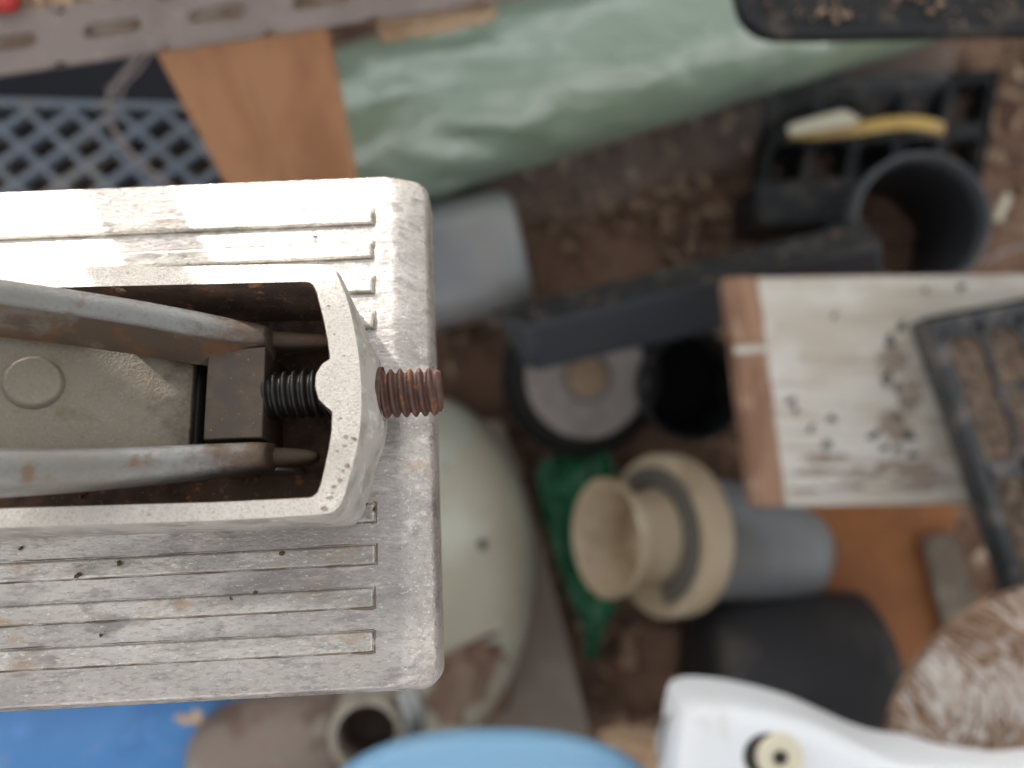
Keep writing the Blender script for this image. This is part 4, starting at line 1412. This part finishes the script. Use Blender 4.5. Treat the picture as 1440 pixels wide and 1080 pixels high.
# shaggy fibre pad, bottom right
fp = Frame('fibre_mat', 'shaggy brown and pale round fibre pad at the lower right corner', 'fibre pad', W(1500, 1080, .30))
fcn = W(1508, 1085, .35)
Rf = mm(262, .35)
m = MB()
rings = []
for j in range(14):
    ph = pi / 2 * j / 14
    rings.append([fcn + Vector((Rf * cos(a) * cos(ph) ** .7, Rf * sin(a) * cos(ph) ** .7, .03 * sin(ph))) for a in [2 * pi * k / 80 for k in range(80)]])
m.ring_loft([[p - Vector((0, 0, .008)) for p in rings[0]]] + rings)
fp.part(m, 'pad_core', M['fibre_core'], smooth=60)
fb = MB()
for k in range(7000):
    a = rnd.uniform(radians(70), radians(200)); r = Rf * rnd.uniform(0.06, 1.03) ** .5
    q = (r / Rf)
    cph = q ** (1 / .7)
    z = .03 * max(0, 1 - cph * cph) ** .5
    p = fcn + Vector((r * cos(a), r * sin(a), z - .0004))
    # lie of the fibres: down the picture in loose curls, around the edge near the rim
    th_ = -pi / 2 + 1.1 * noise.noise((p.x * 26, p.y * 26, 1)) + rnd.uniform(-.3, .3) + (.7 if q > .9 else 0)
    L_ = rnd.uniform(.008, .017)
    d = Vector((cos(th_), sin(th_), 0)); s_ = Vector((-d.y, d.x, 0))
    w_ = rnd.uniform(.0005, .0013)
    bend = rnd.uniform(-.5, .5)
    lift = rnd.uniform(.001, .0045)
    tone = noise.noise((p.x * 34, p.y * 34, 7)) * .6 + rnd.uniform(-.5, .5)
    mi = 0 if tone > .12 else 1 if tone > -.2 else 2
    base_i = len(fb.v)
    for t in range(5):
        f = t / 4
        c = p + d * (L_ * f) + s_ * (bend * L_ * (f * f - .5 * f))
        qq = min(1.0, ((c.x - fcn.x) ** 2 + (c.y - fcn.y) ** 2) ** .5 / Rf) ** (1 / .7)
        c.z = fcn.z + .03 * max(0.0, 1 - qq * qq) ** .5 + lift * sin(pi * f) * .8 + .0006
        ww = w_ * (1 - .6 * f)
        fb.v += [c - s_ * ww, c + Vector((0, 0, ww * .9)), c + s_ * ww]
    for t in range(4):
        i = base_i + t * 3
        fb.f += [(i, i + 1, i + 4, i + 3), (i + 1, i + 2, i + 5, i + 4)]; fb.m += [mi, mi]
fo = fp.part(fb, 'fibres', [M['fibre_pale'], M['fibre_tan'], M['fibre_brown']], smooth=0)
fo['kind'] = 'stuff'

# dusty black pan, top right
pn = Frame('dusty_pan', 'dusty black pan with a rounded corner at the upper right', 'pan', W(1260, 0, .36))
oc = [(1034, -60), (1036, -20), (1040, 2), (1047, 20), (1060, 34), (1076, 43), (1096, 48), (1150, 48.5), (1250, 46), (1350, 44), (1520, 42), (1520, -60)]
ic = [(1046, -60), (1048, -22), (1052, -4), (1058, 12), (1068, 24), (1081, 33), (1100, 38), (1150, 38.5), (1250, 37), (1350, 35), (1508, 34), (1508, -60)]
m = MB()
ro_ = [W(x, y, .40) for x, y in oc]; ri_ = [W(x, y, .40) for x, y in ic]
m.ring_loft([[p - Vector((0, 0, .010)) for p in ro_], ro_, ri_, [p - Vector((0, 0, .006)) for p in ri_]], cap0=True, cap1=False)
pn.part(m, 'pan_wall', M['black_plastic'], smooth=50)
m = MB()
fl_ = [p - Vector((0, 0, .0055)) for p in ri_]
m.v += fl_; m.f.append(tuple(range(len(fl_)))); m.m.append(0)
pn.part(m, 'pan_floor', M['dusty_black'], smooth=0)
pd = MB()
for k in range(90):
    p = W(rnd.uniform(1060, 1470), rnd.uniform(-40, 33), .396)
    L_ = rnd.choice((.0008, .001, .0015, .003))
    pd.box(p, (L_, L_ * rnd.uniform(.4, .9), .0014), Matrix.Rotation(rnd.uniform(0, pi), 3, 'Z'))
o = pd.build('pan_debris', M['chip'], smooth=0)
tag(o, 'pale crumbs strewn in the dusty black pan', 'debris', kind='stuff')

# loose bits near the black tray
m = poly_slab([(1398, 308), (1414, 270), (1424, 276), (1408, 313)], .012, .004)
o = m.build('white_chip', M['cream'], bevel=.0008)
tag(o, 'small white plastic chip on the ground right of the round pot', 'chip')
m = MB()
m.tube(spline([W(1380, 372, .03), W(1410, 356, .03), W(1440, 345, .03), W(1480, 338, .03)], 5), .0016, 8)
o = m.build('grey_twig', M['string'])
tag(o, 'thin grey twig on the ground behind the white board', 'twig')
